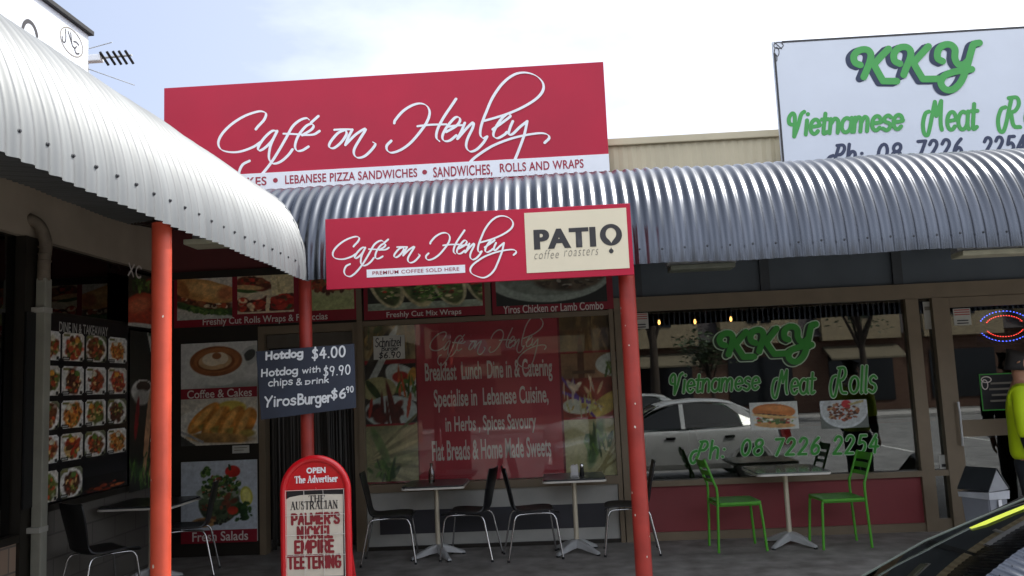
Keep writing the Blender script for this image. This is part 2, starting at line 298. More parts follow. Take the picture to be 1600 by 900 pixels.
# one-stroke alphabet (x right, y up, x-height 1, capitals 1.6) for brush and chalk lettering
def arc(cx, cy, rx, ry, a0, a1, n=9): return [(cx+rx*math.cos(R_(a0+(a1-a0)*i/n)), cy+ry*math.sin(R_(a0+(a1-a0)*i/n))) for i in range(n+1)]
o_ = arc(.42, .5, .4, .5, 90, 450, 12)
GL = {
 'a': (.95, [arc(.42, .5, .4, .5, 60, 360, 11), [(.82, 1), (.82, .25), (.95, 0)]]),
 'b': (.9, [[(.05, 1.65), (.05, .05)], arc(.42, .5, .38, .5, 170, -170, 12)]), 'c': (.8, [arc(.45, .5, .42, .5, 50, 310)]),
 'd': (.95, [arc(.42, .5, .4, .5, 60, 360, 11), [(.82, 1.65), (.82, 0)]]),
 'e': (.85, [[(.05, .5), (.78, .58)]+arc(.42, .52, .38, .5, 20, 320, 10)]), 'f': (.6, [[(.65, 1.5), (.45, 1.65), (.28, 1.4), (.25, 0)], [(0, .95), (.55, .95)]]),
 'g': (.95, [arc(.42, .5, .4, .5, 60, 360, 11), [(.82, 1), (.82, -.3), (.6, -.62), (.25, -.6), (.1, -.45)]]),
 'h': (.9, [[(.05, 1.65), (.05, 0)], [(.05, .6), (.35, 1), (.65, .9), (.72, .6), (.74, 0)]]), 'i': (.3, [[(.1, 1), (.1, 0)], [(.12, 1.42), (.13, 1.44)]]),
 'k': (.85, [[(.05, 1.65), (.05, 0)], [(.65, .95), (.08, .42)], [(.25, .55), (.72, 0)]]), 'l': (.3, [[(.1, 1.65), (.1, .1), (.2, 0)]]),
 'm': (1.4, [[(.05, 1), (.05, 0)], [(.05, .6), (.3, 1), (.55, .9), (.6, .6), (.6, 0)], [(.6, .6), (.85, 1), (1.1, .9), (1.16, .6), (1.17, 0)]]),
 'n': (.9, [[(.05, 1), (.05, 0)], [(.05, .6), (.35, 1), (.65, .9), (.72, .6), (.74, 0)]]), 'o': (.9, [o_]),
 'p': (.9, [[(.05, 1), (.05, -.6)], arc(.42, .5, .38, .5, 170, -170, 12)]), 'r': (.65, [[(.05, 1), (.05, 0)], [(.05, .6), (.28, .95), (.6, .95)]]),
 's': (.75, [[(.65, .88), (.4, 1.02), (.1, .85), (.18, .6), (.55, .45), (.65, .2), (.4, -.02), (.02, .12)]]),
 't': (.6, [[(.25, 1.4), (.22, .15), (.35, 0), (.55, .1)], [(0, 1), (.55, 1)]]), 'u': (.9, [[(.05, 1), (.08, .25), (.35, 0), (.65, .2), (.75, 1)], [(.76, 1), (.76, 0)]]),
 'v': (.8, [[(.02, 1), (.36, 0)], [(.36, 0), (.7, 1)]]), 'w': (1.2, [[(.02, 1), (.28, 0)], [(.28, 0), (.55, .9)], [(.55, .9), (.8, 0)], [(.8, 0), (1.08, 1)]]),
 'x': (.8, [[(0, 1), (.7, 0)], [(.7, 1), (0, 0)]]), 'y': (.85, [[(.02, 1), (.38, .1)], [(.75, 1), (.3, -.3), (.05, -.6)]]), 'z': (.8, [[(.05, 1), (.7, 1)], [(.7, 1), (.02, 0)], [(.02, 0), (.72, 0)]]),
 'H': (1.2, [[(.08, 1.6), (.08, 0)], [(.95, 1.65), (.95, 0)], [(.08, .8), (.95, .85)]]), 'B': (1.1, [[(.08, 1.6), (.08, 0)], [(.08, 1.58), (.7, 1.5), (.75, 1.05), (.1, .85)], [(.1, .85), (.9, .7), (.9, .15), (.08, 0)]]),
 'D': (1.1, [[(.08, 1.0), (.08, 0)], [(.0, 1.0), (.7, .9), (.85, .5), (.6, .08), (.0, 0)]]), 'Y': (1.1, [[(.05, 1.6), (.5, .8)], [(1, 1.65), (.45, .6), (.35, 0)]]),
 'S': (1.0, [[(.85, 1.4), (.5, 1.62), (.1, 1.3), (.3, .9), (.75, .7), (.8, .25), (.4, -.02), (.02, .2)]]),
 'V': (1.25, [[(.22, .75), (-.05, .85), (-.12, 1.25), (.12, 1.55), (.34, 1.4), (.42, .9), (.48, -.1)], [(.48, -.1), (.72, .6), (.9, 1.4), (1.15, 1.62)]]),
 'M': (1.75, [[(.30, 1.12), (.0, 1.0), (-.16, .45), (-.02, -.1), (.28, -.2), (.45, .25), (.62, 1.0), (.78, 1.65)], [(.78, 1.65), (.95, .85)], [(.95, .85), (1.32, 1.68)], [(1.32, 1.68), (1.34, .5), (1.48, .05)]]),
 'R': (1.6, [[(.30, 1.12), (.0, 1.0), (-.16, .45), (-.02, -.1), (.25, -.18), (.42, .25), (.55, .9), (.7, 1.62)], [(.5, 1.6), (1.05, 1.6), (1.22, 1.25), (1.0, .9), (.62, .82)], [(.7, .82), (.95, .1), (1.4, 0)]]),
 'P': (1.35, [[(.25, .75), (-.1, .6), (-.25, .1), (-.05, -.35), (.22, -.3), (.42, .25), (.55, .9), (.7, 1.62)], [(.5, 1.6), (1.05, 1.6), (1.22, 1.25), (1.0, .85), (.55, .78)]]),
 'K': (1.2, [[(.08, 1.6), (.08, 0)], [(.9, 1.6), (.1, .7)], [(.35, .9), (.95, 0)]]),
 '0': (1.05, [arc(.45, .8, .4, .8, 90, 450, 12)]), '2': (1.05, [[(.05, 1.25), (.25, 1.58), (.6, 1.55), (.78, 1.2), (.55, .7), (.05, .02)], [(.05, .02), (.85, .02)]]),
 '4': (1.05, [[(.6, 1.6), (.05, .55)], [(.05, .55), (.9, .55)], [(.68, 1.2), (.62, 0)]]), '5': (1.05, [[(.8, 1.6), (.25, 1.6)], [(.25, 1.6), (.15, .9)], [(.15, .9), (.55, 1.0), (.82, .65), (.6, .1), (.05, .1)]]),
 '6': (1.05, [[(.65, 1.6), (.25, 1.1), (.08, .5), (.3, .02), (.7, .1), (.8, .55), (.5, .85), (.12, .55)]]), '7': (1.0, [[(.05, 1.58), (.82, 1.6)], [(.82, 1.6), (.3, 0)]]),
 '8': (1.05, [arc(.45, 1.2, .33, .38, -90, 270, 12), arc(.45, .4, .4, .42, 90, 450, 12)]), '9': (1.05, [arc(.42, 1.15, .36, .42, 0, 360, 12)+[(.78, 1.15), (.6, .5), (.5, 0)]]),
 '$': (1.0, [[(.75, 1.3), (.45, 1.5), (.12, 1.25), (.3, .9), (.68, .7), (.75, .3), (.4, .05), (.05, .25)], [(.48, 1.8), (.38, -.22)]]),
 '.': (.35, [[(.12, .05), (.14, .06)]]), ',': (.35, [[(.15, .1), (.05, -.25)]]), ':': (.35, [[(.12, .1), (.14, .1)], [(.18, .8), (.2, .8)]]), '-': (.5, [[(.05, .5), (.4, .5)]]),
 '&': (1.05, [[(.9, .0), (.25, 1.05), (.3, 1.45), (.6, 1.4), (.55, 1.0), (.1, .5), (.15, .05), (.55, .02), (.85, .5)]]),
 "'": (.3, [[(.15, 1.6), (.08, 1.3)]]), ' ': (.8, []),
}
def script_paths(s, slant=.0, gap=.18):
    x = 0; out = []
    for ch in s:
        adv, ps = GL[ch]
        for p in ps: out.append([(x+a+b*slant, b) for a, b in p])
        x += adv+gap
    return out
def fit_paths(paths, rect, rot=0.0):       # affine fit of a set of paths into rect; returns tr()
    xs = [p[0] for q in paths for p in q]; ys = [p[1] for q in paths for p in q]
    x0, x1, y0, y1 = min(xs), max(xs), min(ys), max(ys); uc, vc = (rect[0]+rect[2])/2, (rect[1]+rect[3])/2
    def tr(a, b):
        u = rect[0]+(a-x0)/max(1e-6, x1-x0)*(rect[2]-rect[0]); v = rect[1]+(b-y0)/max(1e-6, y1-y0)*(rect[3]-rect[1])
        if rot: u, v = uc+(u-uc)*math.cos(rot)-(v-vc)*math.sin(rot), vc+(u-uc)*math.sin(rot)+(v-vc)*math.cos(rot)
        return u, v
    return tr
# flowing cafe name, traced once from the roof sign (photo pixels)
def z2(*p): return [(x/4+240, y/4+80) for x, y in p]
def z3(*p): return [(x/4+580, y/4+80) for x, y in p]
CAFE = [
 z2((640,487),(655,468),(690,430),(703,395),(688,379),(650,378),(570,405),(490,455),(430,515),(405,570),(420,612),(470,630),(540,628),(620,600),(670,568)),
 z2((775,500),(740,500),(690,545),(655,600),(662,621),(695,605),(740,560),(772,502)),
 z2((772,500),(735,580),(722,640),(725,680),(750,703),(795,690),(840,652),(868,615)),
 z2((975,430),(955,419),(915,432),(870,470),(830,540),(790,610),(740,690),(690,755),(645,800),(600,826),(552,812),(534,768),(555,712),(600,686)),
 z2((812,516),(870,518),(935,522)),
 z2((935,525),(1000,521),(1037,500)),
 z2((930,525),(985,492),(1000,468),(985,455),(950,472),(905,530),(885,590),(897,622),(930,620),(968,598)),
 z2((985,447),(1030,407)),
 z2((1130,492),(1190,489),(1242,490)), z2((1190,495),(1150,515),(1105,570),(1100,600),(1130,605),(1175,568),(1205,522),(1203,496)),
 z2((1242,492),(1217,540),(1200,586)), z2((1203,582),(1260,525),(1312,490),(1325,492),(1290,550),(1256,610),(1255,648),(1280,667),(1322,655),(1365,615),(1386,582),(1370,568)),
 z3((145,450),(152,430),(200,375),(260,338),(312,328),(350,345),(366,385),(350,440),(310,500),(250,570),(190,615),(132,635),(102,622),(98,592),(125,562)),
 z3((530,300),(500,345),(450,420),(415,490),(408,540),(428,565)), z3((290,470),(370,461),(470,458)),
 z3((470,505),(530,470),(555,437),(548,415),(520,420),(470,480),(446,530),(455,560),(490,560),(532,528)), z3((480,474),(530,466),(580,463)),
 z3((585,450),(565,500),(540,548)), z3((543,545),(600,480),(638,447),(635,480),(602,550),(595,600),(620,628),(660,615),(700,575),(722,540)),
 z3((725,535),(700,545),(682,520),(690,460),(720,380),(760,290),(820,205),(890,150),(960,135),(1030,155),(1073,200),(1072,250),(1030,300),(950,350),(860,390),(780,416),(705,437)),
 z3((760,490),(830,440),(870,407),(850,394),(810,430),(773,490),(765,530),(790,545),(830,525),(848,508)),
 z3((885,440),(868,480),(860,520),(885,518),(930,475),(975,440)),
 z3((975,440),(958,520),(930,600),(903,668),(868,742),(815,800),(745,832),(660,812),(606,778),(598,732),(628,685),(684,640),(762,592),(862,552),(960,527),(1055,514),(1100,522),(1112,545),(1085,573)),
]
KKY = [[(575,288),(543,272),(535,232),(568,197),(615,192),(640,218),(636,262),(616,318),(597,363)],[(752,187),(700,240),(660,285)],[(660,285),(690,340),(717,388)],[(717,388),(803,389)],
 [(822,280),(790,262),(785,220),(815,183),(860,176),(888,200),(886,245),(862,305),(846,350)],[(1000,172),(945,232),(907,275)],[(907,275),(935,325),(966,376)],[(966,376),(1065,375)],
 [(1088,265),(1058,245),(1062,195),(1098,163),(1140,163),(1166,192),(1165,245),(1185,283),(1220,285),(1248,262)],[(1318,150),(1283,160),(1265,210),(1240,300),(1205,390),(1155,440),(1105,440),(1078,402),(1098,358),(1165,330),(1270,315)]]
KKY = [[(a, -b) for a, b in p] for p in KKY]

# ------------------------------------------------------------------ painted pictures (printed food photographs): a fine grid of coloured points
class Pic:
    def __init__(s, nx, ny, bg):
        s.nx, s.ny = nx, ny; s.a = np.zeros((ny, nx, 3)); s.a[:] = np.array(bg)/255.
        s.X, s.Y = np.meshgrid(np.linspace(0, 1, nx), np.linspace(0, 1, ny))
    def noise(s, k, seed=None):
        r = np.random.default_rng(seed if seed is not None else RNG.integers(1e6)); ky = max(2, int(k*s.ny/s.nx))
        g = r.random((ky+2, k+2)); x = s.X*k; y = s.Y*ky; i = x.astype(int); j = y.astype(int); fx = x-i; fy = y-j
        return (g[j, i]*(1-fx)+g[j, i+1]*fx)*(1-fy)+(g[j+1, i]*(1-fx)+g[j+1, i+1]*fx)*fy
    def put(s, mask, col, var=0.0, k=14):
        c = np.array(col)/255.*np.ones_like(s.a)
        if var: c = c*(1+var*(s.noise(k)-.5)*2)[..., None]
        m = np.clip(mask, 0, 1)[..., None]; s.a = s.a*(1-m)+c*m; return s
    def em(s, cx, cy, rx, ry, ang=0, soft=.08, wob=0.0):
        c, n = math.cos(R_(ang)), math.sin(R_(ang)); dx, dy = s.X-cx, s.Y-cy
        d = np.sqrt(((dx*c+dy*n)/rx)**2+((-dx*n+dy*c)/ry)**2)
        if wob: d = d+wob*(s.noise(9)-.5)
        return np.clip((1-d)/soft+.5, 0, 1)
    def ell(s, cx, cy, rx, ry, ang, col, var=.1, soft=.08, wob=0.0, clip=None):
        m = s.em(cx, cy, rx, ry, ang, soft, wob); return s.put(m if clip is None else m*clip, col, var)
    def rect(s, x0, y0, x1, y1, col, var=0.0): return s.put(((s.X >= x0)&(s.X <= x1)&(s.Y >= y0)&(s.Y <= y1)).astype(float), col, var)
    def poly(s, pts, col, var=.08):
        m = np.zeros_like(s.X, bool); n = len(pts)
        for i in range(n):
            (xa, ya), (xb, yb) = pts[i], pts[(i+1) % n]
            if ya == yb: continue
            c = ((ya > s.Y) != (yb > s.Y)) & (s.X < (xb-xa)*(s.Y-ya)/(yb-ya)+xa); m ^= c
        return s.put(m.astype(float), col, var)
    def blobs(s, n, cx, cy, rx, ry, ang, size, cols, seed=1, flat=.6):
        r = np.random.default_rng(seed); c, q = math.cos(R_(ang)), math.sin(R_(ang))
        for _ in range(n):
            t, d = r.random()*6.283, math.sqrt(r.random()); x, y = rx*d*math.cos(t), ry*d*math.sin(t); z = size*(.6+r.random()*.8)
            s.ell(cx+x*c-y*q, cy+x*q+y*c, z, z*flat*(s.nx/s.ny), r.random()*180, cols[r.integers(len(cols))], .22, .35)
        return s
    def fuzz(s, amt=.10, k=30): s.a = np.clip(s.a*(1+amt*.9*(s.noise(k)-.5)*2+amt*.8*(s.noise(int(k*2.2))-.5)*2)[..., None], 0, 1); return s
def hang(name, pic, pl, rect, parent, w=.003, mat=None, label=None, corner=0.0):
    u0, v0, u1, v1 = rect; off = abs_loc(parent); nx, ny = pic.nx, pic.ny
    U = u0+(u1-u0)*pic.X; V = v0+(v1-v0)*pic.Y
    vs = [pl.pt(U[j, i], V[j, i], w)-off for j in range(ny) for i in range(nx)]
    keep = lambda i, j: True
    if corner:
        def keep(i, j):
            x, y = (i+.5)/(nx-1), (j+.5)/(ny-1); dx = max(corner-x, x-1+corner, 0); dy = max(corner-y, y-1+corner, 0)
            return math.hypot(dx, dy) <= corner
    fs = [(j*nx+i, j*nx+i+1, (j+1)*nx+i+1, (j+1)*nx+i) for j in range(ny-1) for i in range(nx-1) if keep(i, j)]
    me = bpy.data.meshes.new(name); me.from_pydata([tuple(v) for v in vs], [], fs)
    at = me.color_attributes.new('print', 'FLOAT_COLOR', 'POINT')
    a = np.clip(pic.a, 0, 1).reshape(-1, 3); a = np.where(a <= .04045, a/12.92, ((a+.055)/1.055)**2.4)
    at.data.foreach_set('color', np.concatenate([a, np.ones((len(a), 1))], 1).astype(np.float32).ravel())
    o = link(name, me, mat or PRINT, parent)
    if label: o['label'] = label
    return o
LEAF = [(60, 92, 40), (84, 120, 52), (44, 70, 34), (110, 140, 70)]
MEAT = [(120, 66, 40), (90, 48, 30), (150, 92, 58), (70, 38, 26), (164, 74, 46)]
def pic_sandwich(nx=96, ny=84):
    p = Pic(nx, ny, (214, 206, 190)); p.put(np.clip((.30-p.Y)*3, 0, 1), (190, 196, 186), .05)
    p.ell(.52, .27, .62, .13, -14, (60, 84, 44), .4, .3, .5); p.blobs(60, .55, .22, .48, .09, -12, .045, LEAF, 3)
    p.ell(.45, .42, .60, .13, -14, (112, 62, 40), .4, .2, .3); p.blobs(40, .45, .40, .50, .07, -14, .05, MEAT+[(214, 196, 160), (226, 206, 170)], 4)
    p.ell(.50, .66, .66, .25, -16, (206, 150, 84), .14, .08, .1); p.ell(.62, .66, .46, .16, -18, (226, 178, 112), .1, .6)
    p.ell(.10, .72, .10, .24, 20, (176, 112, 60), .15, .4); p.ell(.88, .58, .14, .16, -20, (196, 120, 76), .15, .5); return p.fuzz()
def pic_wraps(nx=96, ny=84):
    p = Pic(nx, ny, (212, 196, 160)); p.ell(.3, .2, .36, .20, 0, (96, 44, 32), .4, .1, .2); p.ell(.8, .22, .30, .22, 0, (104, 40, 30), .4, .1, .2)
    p.blobs(50, .3, .25, .3, .18, 0, .06, [(150, 40, 34), (196, 70, 48), (90, 40, 30), (220, 190, 150)], 5); p.blobs(40, .82, .24, .22, .18, 0, .06, [(160, 36, 30), (190, 60, 44), (80, 40, 28), (70, 90, 50)], 6)
    p.ell(.33, .42, .16, .09, 0, (226, 210, 180), .1, .3); p.ell(.30, .72, .34, .17, -18, (110, 50, 36), .3, .15, .3); p.blobs(34, .32, .74, .28, .12, -18, .05, MEAT+[(180, 52, 40)], 8)
    p.ell(.15, .56, .2, .05, -8, (64, 92, 44), .3, .3); p.ell(.2, .64, .26, .06, -8, (214, 170, 116), .1, .3)
    p.poly([(.58, 1), (1, 1), (1, .48), (.62, .42)], (222, 206, 160), .06); p.poly([(.52, .46), (.60, .46), (.56, .02), (.50, .02)], (226, 206, 170))
    p.rect(0, 0, 1, .04, (224, 206, 176)); p.poly([(.7, .95), (.78, .5), (.72, .48)], (196, 178, 130)); return p.fuzz()
def pic_roll(nx=60, ny=60):
    p = Pic(nx, ny, (176, 176, 128)); p.ell(.5, .75, .6, .3, -5, (150, 84, 50), .35, .2, .3); p.blobs(44, .5, .62, .5, .22, 0, .07, MEAT+[(170, 60, 40), (90, 110, 60)], 9); p.ell(.4, .15, .7, .2, 0, (170, 176, 120), .1, .4); return p.fuzz()
def pic_mixwraps(nx=130, ny=76):
    p = Pic(nx, ny, (40, 40, 34)); p.rect(0, 0, 1, .14, (150, 160, 140), .1)
    for cx, col in ((.16, (190, 180, 140)), (.42, (186, 174, 130)), (.70, (196, 188, 146)), (.99, (186, 178, 140))):
        p.ell(cx, .55, .15, .52, 8, col, .12, .06); p.ell(cx, .55, .12, .44, 8, (86, 96, 56), .4, .1, .2)
        p.blobs(46, cx, .55, .10, .38, 8, .022, LEAF+[(180, 62, 46), (200, 186, 140), (96, 60, 40), (160, 176, 104)], int(cx*100))
    p.blobs(70, .55, .5, .13, .36, 0, .02, [(96, 140, 60), (130, 166, 84), (70, 104, 44)], 77, .4); return p.fuzz(.15)
def pic_platter(nx=130, ny=76):
    p = Pic(nx, ny, (34, 38, 34)); p.ell(.48, .62, .58, .58, 0, (150, 160, 148), .08, .03); p.ell(.5, .66, .50, .48, 0, (120, 128, 116), .08, .06)
    p.ell(.66, .56, .34, .30, 4, (76, 66, 52), .4, .2, .3); p.blobs(80, .68, .55, .30, .24, 0, .035, [(90, 78, 62), (60, 50, 40), (120, 112, 96), (84, 60, 44), (150, 144, 128)], 13, .3)
    p.ell(.30, .62, .22, .08, -30, (150, 140, 84), .2, .4); p.rect(.54, .70, .66, .92, (196, 192, 172), .06); p.ell(.22, .8, .2, .1, -25, (110, 120, 70), .2, .5); return p.fuzz()
def pic_coffee(nx=100, ny=64):
    p = Pic(nx, ny, (212, 212, 206)); p.put(np.clip((.25-p.Y)*3, 0, 1)*np.clip(p.X*1.5, 0, 1), (120, 130, 124), .05)
    p.ell(.92, .70, .13, .22, -20, (186, 190, 184), .05, .06); p.ell(.90, .70, .07, .13, -20, (70, 74, 70), .1, .1)
    p.ell(.50, .45, .38, .38, 8, (206, 208, 200), .05, .04); p.ell(.46, .60, .38, .36, 10, (214, 214, 206), .03, .03)
    p.ell(.46, .60, .345, .32, 10, (140, 84, 46), .12, .04); p.ell(.47, .62, .30, .26, 10, (168, 106, 60), .10, .08); p.ell(.46, .58, .25, .20, 10, (126, 72, 38), .1, .08)
    p.ell(.45, .60, .22, .18, 10, (196, 160, 116), .08, .08); p.ell(.42, .64, .14, .14, 10, (226, 212, 184), .04, .1); p.ell(.52, .66, .10, .13, 10, (222, 206, 176), .04, .1); p.ell(.47, .71, .06, .07, 0, (150, 94, 54), .1, .2); return p.fuzz(.05)
def pic_cakes(nx=100, ny=66):
    p = Pic(nx, ny, (206, 200, 184)); p.ell(.5, .42, .60, .40, 0, (218, 216, 204), .03, .03); p.ell(.66, .76, .2, .16, 0, (206, 184, 80), .1, .2)
    for cx, cy, an in ((.30, .56, 60), (.46, .50, 66), (.66, .46, 70), (.84, .40, 74)):
        p.ell(cx, cy, .36, .13, an, (196, 128, 52), .28, .12, .2); p.ell(cx-.03, cy+.02, .30, .05, an, (222, 166, 86), .15, .5); p.ell(cx+.03, cy-.18, .10, .08, 0, (150, 130, 60), .3, .5)
    p.ell(.5, .14, .42, .10, -6, (168, 128, 72), .3, .4, .4); p.put(((p.X+p.Y*.9) < .20).astype(float), (60, 60, 58), .2)
    p.put((np.abs(p.X*.8+p.Y-.30) < .03).astype(float)*(p.X < .3), (150, 150, 148), .1); return p.fuzz()
def pic_salad(nx=100, ny=90):
    p = Pic(nx, ny, (196, 204, 212)); p.ell(.68, .84, .10, .085, 0, (186, 40, 32), .15, .1); p.ell(.64, .9, .02, .05, 10, (40, 60, 34), .1, .2)
    p.ell(.5, .40, .27, .30, 0, (70, 84, 60), .35, .06); p.ell(.5, .54, .30, .10, 0, (150, 158, 140), .15, .1)
    p.blobs(130, .52, .62, .27, .16, 0, .028, LEAF+[(36, 60, 30), (186, 176, 130), (140, 66, 48)], 21, .6); p.blobs(40, .5, .36, .24, .20, 0, .04, [(50, 66, 44), (84, 100, 70), (120, 70, 50)], 22)
    p.ell(.86, .48, .08, .14, 8, (212, 206, 90), .08, .1); p.ell(.86, .48, .055, .11, 8, (226, 222, 130), .08, .2); p.blobs(36, .80, .26, .16, .12, 20, .035, [(34, 60, 30), (52, 84, 40)], 23)
    p.ell(.68, .28, .07, .06, 0, (190, 60, 40), .2, .2); p.ell(.30, .12, .16, .07, 0, (170, 130, 80), .2, .2); p.ell(.30, .13, .10, .04, 0, (90, 62, 40), .2, .3); p.blobs(22, .52, .13, .12, .04, 15, .013, [(40, 40, 34)], 24, .9)
    p.blobs(20, .32, .84, .06, .06, 0, .03, LEAF, 25); return p.fuzz(.06)
def pic_dish(i, nx=26, ny=26):
    r = np.random.default_rng(100+i); p = Pic(nx, ny, [(226, 226, 222), (214, 208, 196), (120, 124, 96)][i % 3 if i % 5 else 0])
    k = i % 6; main = [(150, 72, 44), (170, 60, 36), (120, 70, 40), (196, 122, 50), (98, 104, 50), (84, 48, 34)][k]
    p.ell(.5, .48, .52, .50, 0, (228, 226, 218), .04, .05); p.ell(.5+.1*(r.random()-.5), .48, .36+.12*r.random(), .30+.12*r.random(), r.random()*180, main, .4, .2, .5)
    p.blobs(34, .5, .48, .38, .34, r.random()*180, .05+.07*r.random(), [main, (190, 80, 46), (96, 60, 36), (106, 120, 52), (214, 176, 110)], i)
    p.ell(.25+.5*r.random(), .75, .12, .10, 0, [(214, 206, 180), (230, 160, 60), (96, 130, 56)][i % 3], .1, .2)
    p.rect(.05, .86, .35, .95, (130, 128, 70)); p.rect(.04, .03, .34, .12, (30, 30, 28)); p.rect(.08, .06, .28, .09, (190, 190, 186)); p.rect(.84, .03, .95, .14, (40, 40, 36)); return p.fuzz(.12, 12)
def pic_tomatoes(nx=40, ny=70):
    p = Pic(nx, ny, (46, 44, 36)); p.ell(.35, .30, .55, .34, 20, (176, 64, 40), .15, .1); p.ell(.3, .42, .3, .14, 20, (206, 110, 76), .1, .6); p.ell(.95, .60, .34, .22, 60, (150, 70, 44), .2, .1); p.ell(.95, .6, .26, .16, 60, (120, 50, 34), .3, .2)
    p.ell(.6, .86, .16, .1, 0, (140, 36, 30), .2, .2); p.ell(.5, .02, .6, .06, 0, (196, 196, 186), .05, .3); p.blobs(14, .3, .8, .25, .12, 0, .08, LEAF, 31); return p.fuzz()
def pic_greens(nx=44, ny=110):
    p = Pic(nx, ny, (40, 40, 34)); p.ell(.75, .86, .45, .10, -40, (190, 188, 178), .05, .06); p.ell(.8, .87, .38, .085, -40, (64, 74, 48), .4, .2); p.blobs(30, .8, .87, .3, .06, -40, .06, LEAF+[(44, 40, 34)], 41)
    p.ell(.36, .62, .32, .075, 0, (206, 204, 196), .05, .06); p.ell(.38, .65, .2, .035, 0, (60, 44, 34), .2, .1); p.ell(.34, .58, .22, .05, 0, (160, 158, 150), .05, .3)
    p.ell(.2, .45, .14, .05, 70, (130, 26, 34), .2, .2); p.ell(.5, .36, .30, .07, 70, (186, 140, 104), .15, .2); p.ell(.66, .26, .30, .065, 70, (196, 146, 104), .15, .2); p.blobs(50, .5, .12, .5, .10, 0, .06, LEAF+[(60, 66, 48)], 42); return p.fuzz()
def pic_collage_a(nx=60, ny=150):
    p = Pic(nx, ny, (60, 56, 40)); Y = lambda a, b: (p.Y >= a)&(p.Y < b)
    p.put(Y(.76, 1).astype(float), (128, 110, 74), .35, 6); p.blobs(30, .5, .88, .5, .1, 0, .07, [(150, 120, 70), (110, 96, 56), (90, 100, 56), (176, 140, 80)], 51)
    p.rect(0, .735, 1, .762, (150, 36, 44)); p.put(Y(.36, .735).astype(float), (56, 50, 46), .2)
    p.ell(.2, .70, .55, .06, 30, (206, 210, 206), .04, .1); p.ell(.1, .715, .45, .05, 30, (64, 60, 56), .3, .2)
    p.ell(.85, .61, .45, .10, -10, (206, 212, 208), .04, .05); p.ell(.7, .65, .16, .035, 0, (186, 50, 40), .2, .2); p.ell(.92, .65, .1, .05, 20, (206, 150, 60), .1, .2); p.blobs(14, .8, .59, .22, .04, 0, .08, LEAF+[(206, 96, 56)], 52)
    p.ell(.25, .58, .36, .075, 0, (178, 170, 124), .06, .05); p.ell(.16, .575, .16, .035, -20, (60, 74, 40), .3, .2)
    p.ell(.5, .435, .52, .10, 0, (196, 208, 206), .04, .04); p.blobs(12, .42, .44, .26, .055, 0, .13, [(86, 34, 30), (104, 40, 34), (70, 28, 26)], 53); p.ell(.85, .47, .09, .03, 60, (196, 80, 60), .1, .2); p.ell(.1, .46, .07, .03, 60, (180, 64, 50), .1, .2)
    p.rect(0, .345, 1, .362, (150, 36, 44)); p.put(Y(0, .345).astype(float), (146, 146, 106), .12, 8)
    for k in range(9): p.ell(.62, .03+.034*k, .5, .012, -8+3*k, (178, 172, 128) if k % 2 else (110, 108, 72), .1, .5)
    p.ell(.28, .22, .2, .05, -30, (84, 112, 60), .3, .4); p.blobs(16, .3, .06, .3, .05, 0, .08, LEAF, 54); return p.fuzz(.08)
def pic_collage_b(nx=60, ny=150):
    p = Pic(nx, ny, (110, 84, 56)); Y = lambda a, b: (p.Y >= a)&(p.Y < b)
    p.put(Y(.76, 1).astype(float), (104, 82, 50), .3, 6); p.blobs(16, .6, .88, .4, .1, 0, .1, [(120, 92, 56), (84, 64, 40), (140, 112, 72)], 61)
    p.rect(0, .752, 1, .768, (150, 40, 44)); p.put(Y(.60, .752).astype(float), (140, 106, 76), .2, 7); p.ell(.36, .68, .18, .06, 90, (96, 58, 36), .2, .1); p.rect(.2, .63, .6, .65, (90, 66, 46)); p.ell(1.0, .68, .38, .075, 0, (206, 212, 206), .03, .05); p.blobs(14, .95, .655, .2, .025, 0, .06, LEAF, 62)
    p.put(Y(.36, .60).astype(float), (146, 60, 44), .25, 6); p.ell(.3, .43, .32, .05, 0, (206, 206, 190), .05, .1); p.ell(.8, .44, .34, .06, 10, (196, 170, 88), .2, .1)
    p.ell(.35, .45, .5, .014, -24, (104, 70, 150), .1, .3); p.ell(.3, .475, .4, .012, -8, (112, 78, 160), .1, .3); p.ell(.2, .55, .04, .05, 0, (104, 70, 150), .1, .3); p.blobs(10, .4, .54, .4, .03, 0, .07, [(226, 206, 180), (214, 180, 140)], 63); p.blobs(16, .35, .43, .4, .04, 0, .05, [(196, 190, 120), (214, 206, 170), (180, 150, 80)], 65)
    p.rect(0, .345, 1, .362, (160, 40, 40)); p.put(Y(0, .345).astype(float), (186, 180, 136), .06, 5); p.ell(.55, .20, .2, .08, 40, (84, 110, 70), .3, .4); p.blobs(20, .6, .21, .25, .06, 0, .06, LEAF+[(60, 84, 56)], 64)
    for k in range(5): p.ell(.6+.05*k, .03+.03*k, .5, .01, 12+8*k, (140, 130, 84), .1, .5)
    return p.fuzz(.07)
def pic_burger(nx=64, ny=40):
    p = Pic(nx, ny, (214, 218, 212)); p.ell(.5, .16, .42, .10, -6, (206, 160, 96), .1, .15); p.blobs(44, .5, .32, .42, .10, -8, .04, LEAF+[(180, 70, 50), (226, 214, 190), (120, 80, 50)], 71)
    p.ell(.5, .66, .45, .27, -8, (196, 116, 50), .1, .06); p.ell(.55, .76, .3, .10, -8, (218, 142, 74), .08, .6); p.ell(.5, .48, .45, .07, -10, (226, 190, 120), .1, .3); p.ell(.45, .54, .34, .02, -12, (70, 40, 24), .1, .4); return p.fuzz(.06)
